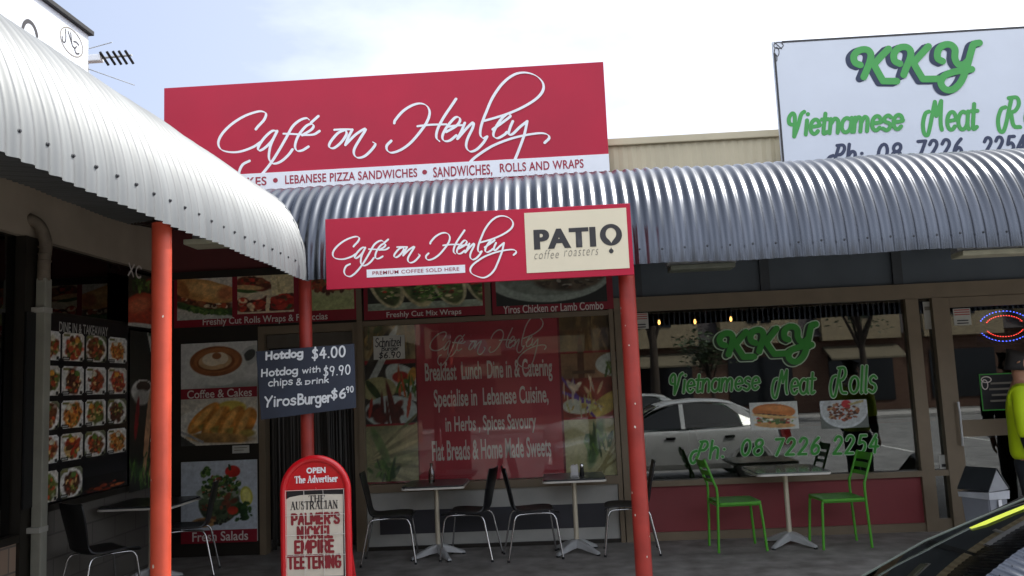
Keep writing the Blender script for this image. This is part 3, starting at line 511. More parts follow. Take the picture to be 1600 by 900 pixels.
def pic_bowl(nx=64, ny=44):
    p = Pic(nx, ny, (104, 112, 106)); p.ell(.5, .72, .52, .72, 0, (206, 212, 214), .03, .03); p.ell(.5, .68, .46, .60, 0, (190, 196, 196), .03, .04)
    p.blobs(110, .46, .58, .36, .32, 0, .035, MEAT+[(186, 150, 110), (150, 100, 70)], 81); p.ell(.56, .86, .10, .14, 0, (186, 40, 44), .1, .2); p.poly([(.6, .86), (.95, 1), (.92, .9), (.66, .8)], (170, 160, 110)); return p.fuzz(.08)
def picture_flat(col, nx=6, ny=6): return Pic(nx, ny, col)

# ================================================================== SETTING
FP, LP = Plane('F', FY), Plane('L', LX)
ASPH = M('asphalt', (.21, .207, .20), rough=.9, var=.25, vscale=3, bump=.5, bscale=220)
PAVE = M('worn_concrete_path', (.27, .255, .235), rough=.75, var=.25, vscale=4.5, bump=.3, bscale=90, dirt=(.15, .14, .125))
KERB = M('concrete_kerb', (.38, .37, .35), rough=.85, var=.15, bump=.3)
LINE = M('painted_bay_line', 'D8D8D2', rough=.7, var=.15)
bm = BM(); vs = [bm.verts.new(p) for p in ((-300, -300, -.13), (300, -300, -.13), (300, 300, -.13), (-300, 300, -.13))]; bm.faces.new(vs); struct(obj('road', bm, ASPH))
bm = BM(); prism(bm, [(LX-.2, -9, -.12), (-1.12, -9, -.12), (-1.12, 4.72, -.12), (14, 4.72, -.12), (14, 9.9, -.12), (LX-.2, 9.9, -.12)], (0, 0, .12))
struct(obj('footpath', bm, PAVE))
bm = BM(); box(bm, -1.12, -9, -.128, -.97, 4.57, .004, .012); box(bm, -1.12, 4.571, -.128, 14, 4.72, .004, .012); struct(obj('kerb', bm, KERB))
bm = BM()
for k in range(5): box(bm, -.2+2.6*k, -5.2, -.126, -.1+2.6*k, -.6, -.125)
struct(obj('painted_lines', bm, LINE))
# far ground beyond the car park
bm = BM(); box(bm, -60, -16, -.128, 60, -13.8, -.01, .02); struct(obj('far_footpath', bm, KERB))

# ------------------------------------------------------------------ cafe building (centre)
E1 = FP.uv(962, 600)[0]+.02                # right end of the cafe front
DX0, DX1 = FP.uv(408, 600)[0], FP.uv(556, 600)[0]
WX0, WX1 = FP.uv(570, 620)[0], FP.uv(957, 620)[0]
HZ1 = FP.uv(600, 415)[1]; HZ0 = FP.uv(760, 494)[1]          # header band
WZ1 = FP.uv(760, 501)[1]; WZ0 = FP.uv(765, 750)[1]
cafe = thing('cafe_building', 'maroon cafe front with a strip curtain door, under the red roof sign', 'building', (LX, FY, 0))
bm = BM(); box(bm, LX, FY, HZ1, E1, FY+.22, 4.3); obj('upper_wall', bm, MAROON, cafe)
bm = BM(); box(bm, LX, FY+.001, 0, DX0-.02, FY+.2, HZ1-.002); obj('pier', bm, DARK_FR, cafe)
bm = BM(); box(bm, DX1+.09, FY+.03, HZ0-.04, E1-.08, FY+.2, HZ1-.002); box(bm, DX0-.018, FY+.03, HZ0-.06, DX1+.088, FY+.2, HZ1-.002); obj('header_board', bm, DARK_FR, cafe)
bm = BM(); box(bm, LX, FY-.06, HZ1-.05, E1, FY-.002, HZ1+.03); obj('head_rail', bm, DARK_FR, cafe)
bm = BM(); box(bm, LX, FY+.22, 4.1, E1, FY+9, 4.3); box(bm, LX, FY+8.8, 0, E1, FY+9, 4.099); box(bm, LX, FY+.6, 2.9, E1, FY+8.79, 2.95); obj('roof', bm, INTERIOR, cafe)
bm = BM(); box(bm, LX, FY+.9, 0, E1, FY+1.0, 2.89); obj('inner_wall', bm, INTERIOR, cafe)
# doorway
bm = BM(); box(bm, DX0-.02, FY-.03, 0, DX0+.05, FY+.12, HZ0); box(bm, DX1-.02, FY-.03, 0, DX1+.088, FY+.12, HZ0-.001); box(bm, DX0+.051, FY-.03, HZ0-.09, DX1-.021, FY+.12, HZ0-.002); obj('door_frame', bm, BROWN_FR, cafe)
bm = BM(); box(bm, DX0+.06, FY+.02, HZ0-.24, DX1-.03, FY+.1, HZ0-.095); obj('roller_box', bm, M('pale_roller', '5C564C', rough=.5), cafe)
CURT = M('dark_strip_curtain', '2B2A28', rough=.35, var=.5, vscale=12, stretch=(6, 1, .25))
bm = BM(); x = DX0+.07
while x < DX1-.04:
    y = FY+.12+random.uniform(-.02, .02); wd = random.uniform(.022, .04); r = random.uniform(-.012, .012); zb = random.uniform(.02, .1)
    v = [bm.verts.new(p) for p in ((x, y, HZ0-.25), (x+wd, y+r, HZ0-.25), (x+wd+random.uniform(-.01, .01), y-r, zb), (x, y, zb))]; bm.faces.new(v); x += wd*.92
obj('strip_curtain', bm, CURT, cafe)
# window with riser
fr = None
bm = BM(); box(bm, WX0-.06, FY-.05, 0, WX0, FY+.1, WZ1+.05); box(bm, WX1+.005, FY-.05, 0, E1-.01, FY+.1, HZ1-.055); box(bm, WX0+.001, FY-.045, WZ1, WX1+.004, FY+.1, WZ1+.05); box(bm, WX0+.001, FY-.055, WZ0-.085, WX1+.004, FY+.1, WZ0)
mu = FP.uv(762, 460)[0]; box(bm, mu-.035, FY-.05, WZ1+.051, mu+.035, FY+.02, HZ1-.055); box(bm, WX0-.06, FY-.05, WZ1+.051, WX0, FY+.02, HZ1-.055)
wf = obj('window_frame', bm, BROWN_FR, cafe)
bm = BM(); box(bm, WX0+.002, FY+.01, WZ0+.001, WX1+.002, FY+.016, WZ1-.001); obj('window_glass', bm, glass('poster_window_glass', (.97, .98, .97), .02, .01, .18), cafe)
bm = BM(); box(bm, WX0, FY-.01, .04, WX1, FY+.08, WZ0-.086); obj('riser', bm, RISER_W, cafe)
r = FP.rect(594, 792, 950, 829); bm = BM(); box(bm, r[0], FY-.018, r[1], r[2], FY-.012, r[3]); obj('riser_band', bm, RISER_D, cafe)
bm = BM(); box(bm, WX0, FY-.03, 0, WX1, FY+.09, .039); obj('plinth', bm, DARK_FR, cafe)

# ------------------------------------------------------------------ meat roll shop (right)
KX0 = E1+.001; KXE = 9.0
KW0, KW1 = FP.uv(1000, 620)[0], FP.uv(1424, 600)[0]
KT1 = FP.uv(1200, 455)[1]; KT0 = FP.uv(1200, 478)[1]          # transom
KS1 = FP.uv(1225, 743)[1]; KS0 = FP.uv(1225, 752)[1]          # sill
SL0, SL1 = FP.uv(1444, 600)[0], FP.uv(1466, 600)[0]           # side light
DR0 = FP.uv(1492, 620)[0]; DR1 = DR0+.95
PARZ = FP.uv(1080, 213)[1]
roll = thing('roll_shop_building', 'brown framed shop front with dark red riser, beneath the white roof sign', 'building', (KX0, FY, 0))
bm = BM(); box(bm, KX0, FY+.02, KT1+.001, KXE, FY+.2, 3.75); obj('upper_panel', bm, SLATE, roll)
for px in (995, 1195, 1403): u = FP.uv(px, 440)[0]; bm = BM(); box(bm, u-.05, FY-.015, KT1+.002, u+.05, FY+.019, 3.7); obj('panel_mullion', bm, M('grey_slate_frame', '3C4044', rough=.5), roll)
PARA = M('cream_corrugated_parapet', 'B9AE92', rough=.6, var=.06, vscale=2)
bm = BM(); n = int((KXE-KX0)/.05)
pts = [(KX0+.05*i, FY-.02+(.012 if i % 2 else 0)) for i in range(n+1)]
for (xa, ya), (xb, yb) in zip(pts, pts[1:]):
    v = [bm.verts.new(p) for p in ((xa, ya, 3.4), (xb, yb, 3.4), (xb, yb, PARZ-.06), (xa, ya, PARZ-.06))]; bm.faces.new(v)
obj('parapet', bm, PARA, roll)
bm = BM(); box(bm, KX0-.01, FY-.06, PARZ-.07, KXE, FY+.2, PARZ+.01, .01); obj('parapet_capping', bm, PARA, roll)
bm = BM(); box(bm, KX0, FY+.201, 3.5, KXE, FY+9, 3.7); box(bm, KX0, FY+.03, PARZ-.9, KXE, FY+.19, PARZ-.08); obj('roof', bm, INTERIOR, roll)
bm = BM(); box(bm, KX0, FY-.05, 0, KW0, FY+.1, KT0); box(bm, KX0, FY-.04, KT0+.001, KXE, FY+.1, KT1); box(bm, KW1, FY-.05, 0, SL0, FY+.1, KT0-.001); box(bm, SL1, FY-.05, 0, DR0-.05, FY+.1, KT0-.001)
box(bm, KW0+.001, FY-.06, KS0, KW1-.001, FY+.1, KS1); box(bm, SL0+.001, FY-.045, KS0, SL1-.001, FY+.08, KS1); box(bm, KW0+.001, FY-.03, 0, KW1-.001, FY+.1, .085); box(bm, SL0+.001, FY-.02, 0, SL1-.001, FY+.08, .12)
box(bm, DR1+.05, FY-.05, 0, DR1+.17, FY+.1, KT0-.001); obj('window_frame', bm, BROWN_FR, roll)
SHOPGL = glass('shop_window_glass', (.55, .60, .57), .13, .012)
bm = BM(); box(bm, KW0+.002, FY+.01, KS1+.001, KW1-.002, FY+.016, KT0-.001); obj('window_glass', bm, SHOPGL, roll)
bm = BM(); box(bm, SL0+.002, FY+.02, .121, SL1-.002, FY+.026, KS0-.001); box(bm, SL0+.002, FY+.02, KS1+.001, SL1-.002, FY+.026, KT0-.002); obj('side_light', bm, SHOPGL, roll)
bm = BM(); box(bm, KW0+.002, FY-.005, .086, KW1-.002, FY+.06, KS0-.001); obj('riser', bm, RISER_RED, roll)
dz = [FP.uv(1540, y)[1] for y in (655, 681, 478)]
bm = BM(); box(bm, DR0-.048, FY-.02, 0.02, DR0+.03, FY+.03, KT0-.003); box(bm, DR1-.06, FY-.02, .02, DR1+.048, FY+.03, KT0-.003); box(bm, DR0+.031, FY-.02, dz[1], DR1-.061, FY+.03, dz[0]); box(bm, DR0+.031, FY-.02, .02, DR1-.061, FY+.03, .22); box(bm, DR0+.031, FY-.02, KT0-.11, DR1-.061, FY+.03, KT0-.003)
door = obj('door', bm, BROWN_FR, roll)
bm = BM(); box(bm, DR0+.031, FY+.0, .221, DR1-.061, FY+.006, dz[1]-.001); box(bm, DR0+.031, FY+.0, dz[0]+.001, DR1-.061, FY+.006, KT0-.111); obj('door_glass', bm, SHOPGL, door)
bm = BM(); tube(bm, [(DR0+.0, FY-.06, .85), (DR0+.0, FY-.07, .95), (DR0+.0, FY-.07, 1.2), (DR0+.0, FY-.06, 1.3)], .012, 8); obj('handle', bm, ALU, door)
bm = BM(); box(bm, DR1+.171, FY-.02, 0, KXE, FY+.1, KT0-.001); obj('right_wall', bm, MAROON, roll)
# shop interior shell: floor, back wall, side walls, ceiling
bm = BM(); box(bm, KX0+.02, FY+4.6, 0, KXE, FY+4.7, 3.2); box(bm, KX0+.02, FY+.12, 0, KX0+.1, FY+4.59, 3.2); box(bm, KXE-.1, FY+.12, 0, KXE, FY+4.59, 3.2); box(bm, KX0, FY+.12, 3.21, KXE, FY+4.7, 3.3); obj('interior_wall', bm, INTERIOR, roll)
bm = BM(); box(bm, KX0, FY+.1, -.02, KXE, FY+4.7, .012); obj('interior_floor', bm, INTERIOR_F, roll)
bm = BM(); box(bm, 1.9, FY+2.6, .013, 5.0, FY+3.3, .95, .01); ct = thing('shop_counter', 'timber topped serving counter inside the meat roll shop window', 'counter', (1.9, FY+2.6, .013)); obj('cabinet', bm, M('grey_green_counter', '7C8878', rough=.5), ct)
bm = BM(); box(bm, 1.85, FY+2.52, .951, 5.05, FY+3.35, 1.0, .008); obj('bench_top', bm, M('warm_timber', '8A5A38', rough=.4, vscale=3, stretch=(.3, 2, 2)), ct)
for k, (px, py) in enumerate(((1030, 505), (1086, 504), (1142, 500))):
    p = on(px, py, 1, FY+2.4); t = thing('pendant_lamp', 'small warm pendant lamp inside the shop window, '+('nearest the red post', 'middle one of the three', 'just left of the green window letters')[k], 'lamp', (p.x, p.y, p.z), 'pendant lamps inside the shop')
    bm = BM(); lathe(bm, p, [(.008, -.02), (.018, 0), (.018, .012), (.010, .045)], 12); obj('bulb', bm, emit('warm_bulb', (1, .42, .12), 5) if k == 0 else bpy.data.materials['warm_bulb'], t, True)
    bm = BM(); tube(bm, [p+Vector((0, 0, .045)), (p.x, p.y, 3.2)], .006, 6); obj('cord', bm, BLACK, t)

# ------------------------------------------------------------------ left wing building
wing = thing('wing_building', 'brown left wing shop with dark glazing and block riser, side wall running towards the viewer', 'building', (LX, FY, 0))
LZ = 3.06                                   # window head
bm = BM(); box(bm, LX-.2, -9, LZ, LX, FY-.001, 4.35); obj('upper_wall', bm, SOFFIT, wing)
jy = LP.uv(50, 700)[0]
rz = LP.uv(140, 770)[1]
bm = BM(); box(bm, LX-.2, jy+.05, 0, LX-.01, FY-.001, .80); obj('riser', bm, GREY_BRICK, wing)
bm = BM(); box(bm, LX-.2, -9, 0, LX-.005, jy-.17, .62); obj('block_riser', bm, TAN_BRICK, wing)
bm = BM(); box(bm, LX-.1, jy+.06, .84, LX-.06, FY-.02, LZ-.002); obj('window_glass', bm, glass('dark_wing_glass', (.10, .11, .13), .10), wing)
bm = BM(); box(bm, LX-.1, -9, .66, LX-.06, jy-.18, LZ-.002); obj('side_glass', bm, bpy.data.materials['dark_wing_glass'], wing)
bm = BM()
box(bm, LX-.12, jy-.165, 0, LX+.02, jy+.045, LZ-.001)
for y in (5.2, 3.9, 2.6, 1.3): box(bm, LX-.12, y-.04, .001, LX+.015, y+.04, LZ-.001)
box(bm, LX-.12, jy+.051, .801, LX+.03, FY-.003, .86); box(bm, LX-.12, -9, .621, LX+.02, jy-.171, .68); box(bm, LX-.11, FY-.09, .861, LX+.012, FY-.004, LZ-.001); box(bm, LX-.11, jy+.05, 2.42, LX+.004, FY-.095, 2.47)
obj('window_frame', bm, DARK_FR, wing)
bm = BM(); box(bm, LX-4, -9, 4.2, LX-.201, FY+9, 4.35); box(bm, LX-4, -9, 0, LX-3.9, FY+9, 4.199); box(bm, LX-1.2, -9, 0, LX-1.1, FY+9, 4.199); obj('roof', bm, INTERIOR, wing)

# ------------------------------------------------------------------ the two bullnose canopies, mitred at the inner corner
YC, XC, ZC, RB = 5.70, -1.66, 2.45, .80
PITCH_C, AMP = .076, .0085
def canopy_profile(depth=3.39):
    pr = []
    for i in range(23):
        a = R_(84*i/22); pr.append((RB*(1-math.cos(a)), RB*math.sin(a)+.03, -math.cos(a), math.sin(a)))
    x, z = pr[-1][0], pr[-1][1]; s = R_(6)
    for i in range(1, 5): q = (depth-x)*i/4; pr.append((x+q, z+q*math.tan(s), -math.sin(s), math.cos(s)))
    return [(-.0, .0, -1, 0)]+pr            # short straight lip at the edge
def corrugated(run0, run1, facade, cut):
    pr = canopy_profile(3.52 if facade else 2.74); nper = 10; n = int((run1-run0)/PITCH_C*nper); bm = BM(); rows = []
    for i in range(n+1):
        s = run0+(run1-run0)*i/n; off = AMP*math.sin(2*math.pi*s/PITCH_C)+(.0022 if int((s+20)/(PITCH_C*10)) % 2 else 0)+.0012*math.sin(s*23.0)*math.sin(s*5.1); row = []
        sag = .004*math.sin(s*3.1)+.003*math.sin(s*7.7+1)
        for d, z, nd, nz_ in pr:
            dd, zz = d+nd*off, ZC+z+nz_*off+sag
            row.append(bm.verts.new((s, YC+dd, zz) if facade else (XC-dd, s, zz)))
        rows.append(row)
    for A, B in zip(rows, rows[1:]):
        for k in range(len(pr)-1): bm.faces.new((A[k], B[k], B[k+1], A[k+1]) if facade else (A[k], A[k+1], B[k+1], B[k]))
    # cut along the valley x-XC + y-YC = 0
    nrm = Vector((1, 1, 0)).normalized(); co = Vector((XC+cut, YC, 0))
    bmesh.ops.bisect_plane(bm, geom=bm.verts[:]+bm.edges[:]+bm.faces[:], plane_co=co, plane_no=nrm, clear_inner=facade, clear_outer=not facade)
    return bm
can_f = thing('facade_canopy', 'dark reflective corrugated iron bullnose canopy across the shop fronts, behind the small cafe sign', 'canopy', (XC, YC, ZC))
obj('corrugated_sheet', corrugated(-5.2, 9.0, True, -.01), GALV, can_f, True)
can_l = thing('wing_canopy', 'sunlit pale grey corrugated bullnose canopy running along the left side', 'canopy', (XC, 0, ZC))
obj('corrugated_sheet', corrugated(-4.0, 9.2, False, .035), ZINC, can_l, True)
bm = BM(); box(bm, XC+.05, YC+.21, ZC+.16, 9, YC+.26, ZC+.26); obj('edge_beam', bm, SOFFIT, can_f)
bm = BM(); box(bm, XC-.26, -4, ZC+.16, XC-.21, YC+.2, ZC+.26); obj('edge_beam', bm, SOFFIT, can_l)
# capping along the cut end of the left canopy
bm = BM(); path = [(XC-d, YC+d-.03, ZC+z+.006) for d, z, a, b in canopy_profile(2.5)]; tube(bm, path, .008, 6); obj('valley_edge', bm, ZINC, can_l, True)
SCREW = M('roofing_screw', '3A3C40', rough=.5, metal=.6)
def screw_mesh(name, nrm):
    bm = BM(); lathe(bm, (0, 0, 0), [(.008, 0), (.008, .003), (.005, .004), (.005, .008)], 8)
    bmesh.ops.transform(bm, matrix=Vector(nrm).to_track_quat('Z', 'Y').to_matrix().to_4x4(), verts=bm.verts); me = bpy.data.meshes.new(name); bm.to_mesh(me); bm.free(); me.materials.append(SCREW); return me
sm_l, sm_f = screw_mesh('screw', (1, 0, .1)), screw_mesh('screw', (0, -1, .1))
ph = PITCH_C*.25
for k in range(int(1.9/PITCH_C), int((YC-.1)/PITCH_C), 2):
    o = link('screw', sm_l, None, can_l, Vector((XC+AMP-.003, k*PITCH_C+ph, ZC+.10+random.uniform(-.004, .004)))-Vector(can_l.location))
for k in range(int(.62/PITCH_C), int(3.6/PITCH_C), 2):
    o = link('screw', sm_f, None, can_f, Vector((k*PITCH_C+ph, YC-AMP+.002, ZC+.10+random.uniform(-.004, .004)))-Vector(can_f.location))

# ------------------------------------------------------------------ poles
def pole(label, x, y, r, top, mat, chips=0, dirx=0):
    t = thing('canopy_pole', label, 'pole', (x, y, 0), 'red poles holding up the canopies')
    bm = BM(); lathe(bm, (x, y, 0), [(r, .012), (r, top)], 24); obj('shaft', bm, mat, t, 40)
    bm = BM(); lathe(bm, (x, y, 0), [(r*2.0, .001), (r*2.0, .010), (r*1.06, .0125), (r*1.06, .03)], 24); obj('base_plate', bm, mat, t, 40)
    if chips:
        bm = BM(); rr = random.Random(chips)
        for _ in range(10 if chips > 5 else 4):
            a = math.pi*1.5+rr.uniform(-1.3, 1.3); z = rr.uniform(.3, 2.2); s = rr.uniform(.003, .009)
            c = Vector((x+math.cos(a)*(r+.0012), y+math.sin(a)*(r+.0012), z)); tv = Vector((-math.sin(a), math.cos(a), 0))
            vs = [bm.verts.new(c+tv*s*math.cos(k*1.05)*rr.uniform(.5, 1)+Vector((0, 0, 1.5*s*math.sin(k*1.05)*rr.uniform(.5, 1)))) for k in range(6)]
            bm.faces.new(vs); obj('paint_chip', bm, CHIP, t); bm = BM()
        bm.free()
    return t
pl1 = on(252, 600, 1, 3.72)
pole('sunlit terracotta pole at the edge of the left canopy', pl1.x, 3.72, .043, ZC+.03, POLE, 3)
pl3 = on(479, 600, 1, 5.86)
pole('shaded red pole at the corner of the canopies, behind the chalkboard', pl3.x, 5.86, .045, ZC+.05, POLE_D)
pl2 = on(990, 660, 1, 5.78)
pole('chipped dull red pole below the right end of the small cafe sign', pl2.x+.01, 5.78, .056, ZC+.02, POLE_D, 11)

# ------------------------------------------------------------------ roof signs
SY = 8.9; SP = Plane('F', SY)
r = (LX+.08, 3.55, .712, 5.127)
rs = thing('roof_sign', 'big crimson cafe roof sign with flowing white script and a white strip', 'sign', (r[0], SY, r[1]))
bm = BM(); pbox(bm, SP, r[0], r[1], r[2], r[3], -.05, 0, .004); obj('panel', bm, SIGN_RED, rs)
bm = BM(); pbox(bm, SP, r[0]+.01, r[1]+.02, r[2]-.01, r[3]-.02, -.09, -.051); obj('backing_frame', bm, ALU, rs)
for x in (-3.2, -1.6, 0): 
    bm = BM(); tube(bm, [(x, SY+.1, 3.4), (x, SY+.1, 5.0)], .03, 8); obj('support_post', bm, ALU, rs)
z0s, z1s = SP.uv(750, 278)[1]-.005, SP.uv(750, 252)[1]
bm = BM(); pbox(bm, SP, r[0], z0s, r[2], z1s, .002, .014); obj('white_strip', bm, STRIP_W, rs)
strokes('script_lettering', CAFE, .031, WHITE_V, SP, lambda a, b: SP.uv(a, b), rs, w=.0015, nib=(R_(-38), .28), n=8)
h = z1s-z0s; ta, tb = z0s+h*.26, z1s-h*.22
for s, xa, xb in (('CAKES', 360, 417), ('LEBANESE PIZZA SANDWICHES', 446, 652), ('SANDWICHES,', 677, 769), ('ROLLS AND WRAPS', 781, 912)):
    low = .035 if ',' in s else 0
    text('strip_lettering', s, SP, (SP.uv(xa, 262)[0], ta-low, SP.uv(xb, 262)[0], tb), CRIM_TXT, rs, bold=.018, w=.017, space=1.06)
for px in (431, 664):
    u = SP.uv(px, 275)[0]; bm = BM(); cvs = [bm.verts.new(SP.pt(u+.027*math.cos(a*.45), (ta+tb)/2+.027*math.sin(a*.45), .017)) for a in range(14)]; bm.faces.new(cvs); obj('bullet_dot', bm, CRIM_TXT, rs)

k0 = SP.uv(1214, 150)[0]; kr = (k0, 3.45, k0+4.2, 5.238)
ks = thing('roof_sign', 'white meat roll roof sign with thick green letters and black edge', 'sign', (k0, SY, 3.45))
bm = BM(); pbox(bm, SP, *kr, -.05, 0, .003); obj('panel', bm, SIGN_WHITE, ks)
bm = BM(); e = .022
for q in ((kr[0]+.10, kr[3]-e, kr[2], kr[3]), (kr[0], kr[1], kr[0]+e, kr[3]-.13)): pbox(bm, SP, q[0], q[1], q[2], q[3], .001, .003)
obj('border', bm, CHAR_TXT, ks)
strokes('corner_scroll', [arc(k0+.06, 5.19, .05, .035, 0, 500, 10), arc(k0+.035, 5.12, .025, .05, 90, 480, 10), arc(k0+.13, 5.215, .04, .015, 180, 20, 8), [(k0+.02, 5.225), (k0+.09, 5.15)], arc(k0+.02, 5.05, .012, .04, 90, -60, 6)], .009, CHAR_TXT, SP, lambda a, b: (a, b), ks, w=.003)
kt = lambda dx, dy: (lambda a, b: SP.uv((a+dx)/4+1200, (-b+dy)/4+30))
strokes('letter_shadow', KKY, .082, NAVY_V, SP, kt(-26, 10), ks, w=.002)
strokes('letter_shadow', KKY, .080, NAVY_V, SP, kt(-13, 5), ks, w=.005)
strokes('big_lettering', KKY, .074, GREEN_V, SP, kt(0, 0), ks, w=.009)
def photo_rect(pl, x0, y0, x1, y1): return pl.rect(x0, y0, x1, y1)
for s, q in (('Vietnamese', (1233, 171, 1410, 209)), ('Meat', (1441, 157, 1528, 209)), ('Rolls', (1558, 150, 1660, 203))):
    p = script_paths(s, .22, .12); strokes('script_lettering', p, .043, GREEN_V, SP, fit_paths(p, photo_rect(SP, *q)), ks, w=.003)
for s, q in (('Ph:', (1291, 226, 1347, 262)), ('08', (1372, 225, 1408, 251)), ('7226', (1434, 219, 1503, 247)), ('2254', (1535, 214, 1602, 241))):
    p = script_paths(s, .22, .22); strokes('phone_lettering', p, .036, NAVY_V, SP, fit_paths(p, photo_rect(SP, *q)), ks, w=.003)
for x in (2.9, 4.6, 6.2):
    bm = BM(); tube(bm, [(x, SY+.09, 3.3), (x, SY+.09, 5.1)], .03, 8); obj('support_post', bm, ALU, ks)

# left white sign on the wing roof
LSP = Plane('L', LX+.02)
ly1 = LSP.uv(138, 80)[0]
ls = thing('roof_sign', 'sunlit white side sign with a black capping above the left canopy', 'sign', (LX, 3.0, 3.6))
z1 = LSP.uv(137, 54)[1]
bm = BM(); pbox(bm, LSP, 1.0, 3.55, ly1, z1, -.06, 0, .004); obj('panel', bm, SIGN_WHITE, ls)
bm = BM(); pbox(bm, LSP, .98, z1+.001, ly1+.03, z1+.045, -.09, .04, .006); obj('capping', bm, BLACK, ls)
p = on(112, 66, 0, LSP.val); cu, cv = p.y, p.z
strokes('emblem_ring', [arc(cu, cv, .18, .12, 60, 420, 26)], .010, GREY_TXT, LSP, lambda a, b: (a, b), ls, w=.002)
ar = [[(-.10, .08), (-.095, -.01), (-.115, -.05), (-.145, -.045), (-.15, -.01)], [(-.02, .08), (.0, .0), (.012, -.03)], [(-.06, .075), (-.015, .01), (.012, -.03)], [(.012, -.03), (.05, -.035), (.075, -.01)], [(.03, .02), (.07, .03), (.115, .02)], [(.075, -.01), (.05, -.045), (.075, -.075), (.12, -.06)]]
strokes('emblem_lettering', ar, .013, CHAR_TXT, LSP, lambda a, b: (cu+a, cv+b), ls, w=.002)
p = on(47, 47, 0, LSP.val)
strokes('letter_top', [arc(p.y, p.z-.05, .10, .12, 200, 20, 10), [(p.y+.16, p.z-.08), (p.y+.17, p.z-.12)]], .035, CHAR_TXT, LSP, lambda a, b: (a, b), ls, w=.002)

# ------------------------------------------------------------------ aerial on the wing roof
ae = thing('tv_aerial', 'thin black television aerial sticking out past the end of the white side sign', 'aerial', (LX-.1, 7.9, 4.35))
AP = 7.95
def ap(px, py): return on(px, py, 1, AP)
bm = BM(); tube(bm, [ap(132, 93), ap(206, 86)], .012, 6); obj('boom', bm, ALU, ae)
bm = BM(); a, b = ap(134, 91), ap(160, 91); box(bm, a.x, a.y-.05, a.z-.05, b.x, a.y+.03, a.z+.02, .01); obj('junction_box', bm, WHITE_V, ae)
for px in (163, 173.5, 183, 192, 202):
    bm = BM(); c = ap(px, 91-(px-140)*.06+2); tube(bm, [c+Vector((-.012, -.06, .045)), c+Vector((.012, .06, -.045))], .014, 6); obj('element', bm, BLACK, ae)
bm = BM(); tube(bm, [ap(136, 100), ap(138, 130)], .016, 6); q = ap(137, 130); tube(bm, [q, (q.x, q.y, 4.3)], .016, 6); obj('mast', bm, ALU, ae)
bm = BM(); tube(bm, [ap(136, 107), ap(210, 133)], .005, 6); tube(bm, [ap(139, 76), ap(175, 66)], .005, 6); obj('stay_rod', bm, ALU, ae)

# ------------------------------------------------------------------ downpipe on the wing wall
dp = thing('downpipe', 'grey square downpipe with a rusty round elbow against the left wing wall', 'downpipe', (LX+.06, LP.uv(52, 700)[0], 0))
PIPE = M('grey_painted_pipe', '9A998C', rough=.5, var=.1, vscale=5); PIPE_R = M('stained_pipe_elbow', '75695A', rough=.6, var=.25, vscale=9)
dx, dy = LX+.075, LP.uv(55, 700)[0]-.05
bm = BM(); box(bm, dx-.04, dy-.045, 0, dx+.045, dy+.045, 2.72, .01); obj('square_pipe', bm, PIPE, dp)
bm = BM(); tube(bm, smooth_path([(dx, dy, 2.70), (dx, dy, 2.86), (dx+.01, dy+.0, 3.02), (dx-.02, dy-.04, 3.16), (dx-.10, dy-.08, 3.22)], 4), .05, 14); obj('elbow', bm, PIPE_R, dp, True)
for k in range(4):
    bm = BM(); z = 2.86+.06*k; lathe(bm, (dx+.004, dy, z), [(.052, 0), (.055, .006), (.052, .012)], 16); obj('elbow_rib', bm, PIPE_R, dp, True)
for z in (LP.uv(48, 485)[1], LP.uv(48, 827)[1]):
    bm = BM(); box(bm, dx-.06, dy-.075, z-.022, dx+.05, dy+.05, z+.022, .004); obj('bracket', bm, M('pale_pipe_bracket', 'B4B2A8', rough=.5), dp)

# ------------------------------------------------------------------ batten lights under the canopies
LIGHTM = M('cream_batten_diffuser', 'CFCDB4', rough=.5)
for lab, a, b in (('unlit batten light under the facade canopy, far right', on(1497, 402, 2, 2.70), on(1640, 396, 2, 2.70)), ('unlit faint batten light under the facade canopy, beside the small cafe sign', on(1046, 424, 2, 2.72), on(1130, 420, 2, 2.72))):
    t = thing('batten_light', lab, 'light', (a.x, a.y, a.z), 'batten lights under the canopies')
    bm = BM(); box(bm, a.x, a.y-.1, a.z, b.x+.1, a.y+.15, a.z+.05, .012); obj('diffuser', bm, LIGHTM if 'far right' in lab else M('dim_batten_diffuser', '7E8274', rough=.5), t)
    bm = BM(); box(bm, a.x-.02, a.y-.04, a.z+.051, b.x+.12, a.y+.09, a.z+.1); obj('housing', bm, ALU, t)
a = on(309, 384, 0, -3.2)
t = thing('batten_light', 'unlit cream batten light above the sandwich picture, under the left canopy', 'light', (a.x, a.y, a.z), 'batten lights under the canopies')
bm = BM(); box(bm, a.x-.05, a.y-.2, a.z-.02, a.x+.75, a.y+.1, a.z+.03, .012); obj('diffuser', bm, LIGHTM, t); bm = BM(); box(bm, a.x, a.y-.12, a.z+.031, a.x+.7, a.y+.02, a.z+.08); obj('housing', bm, ALU, t)

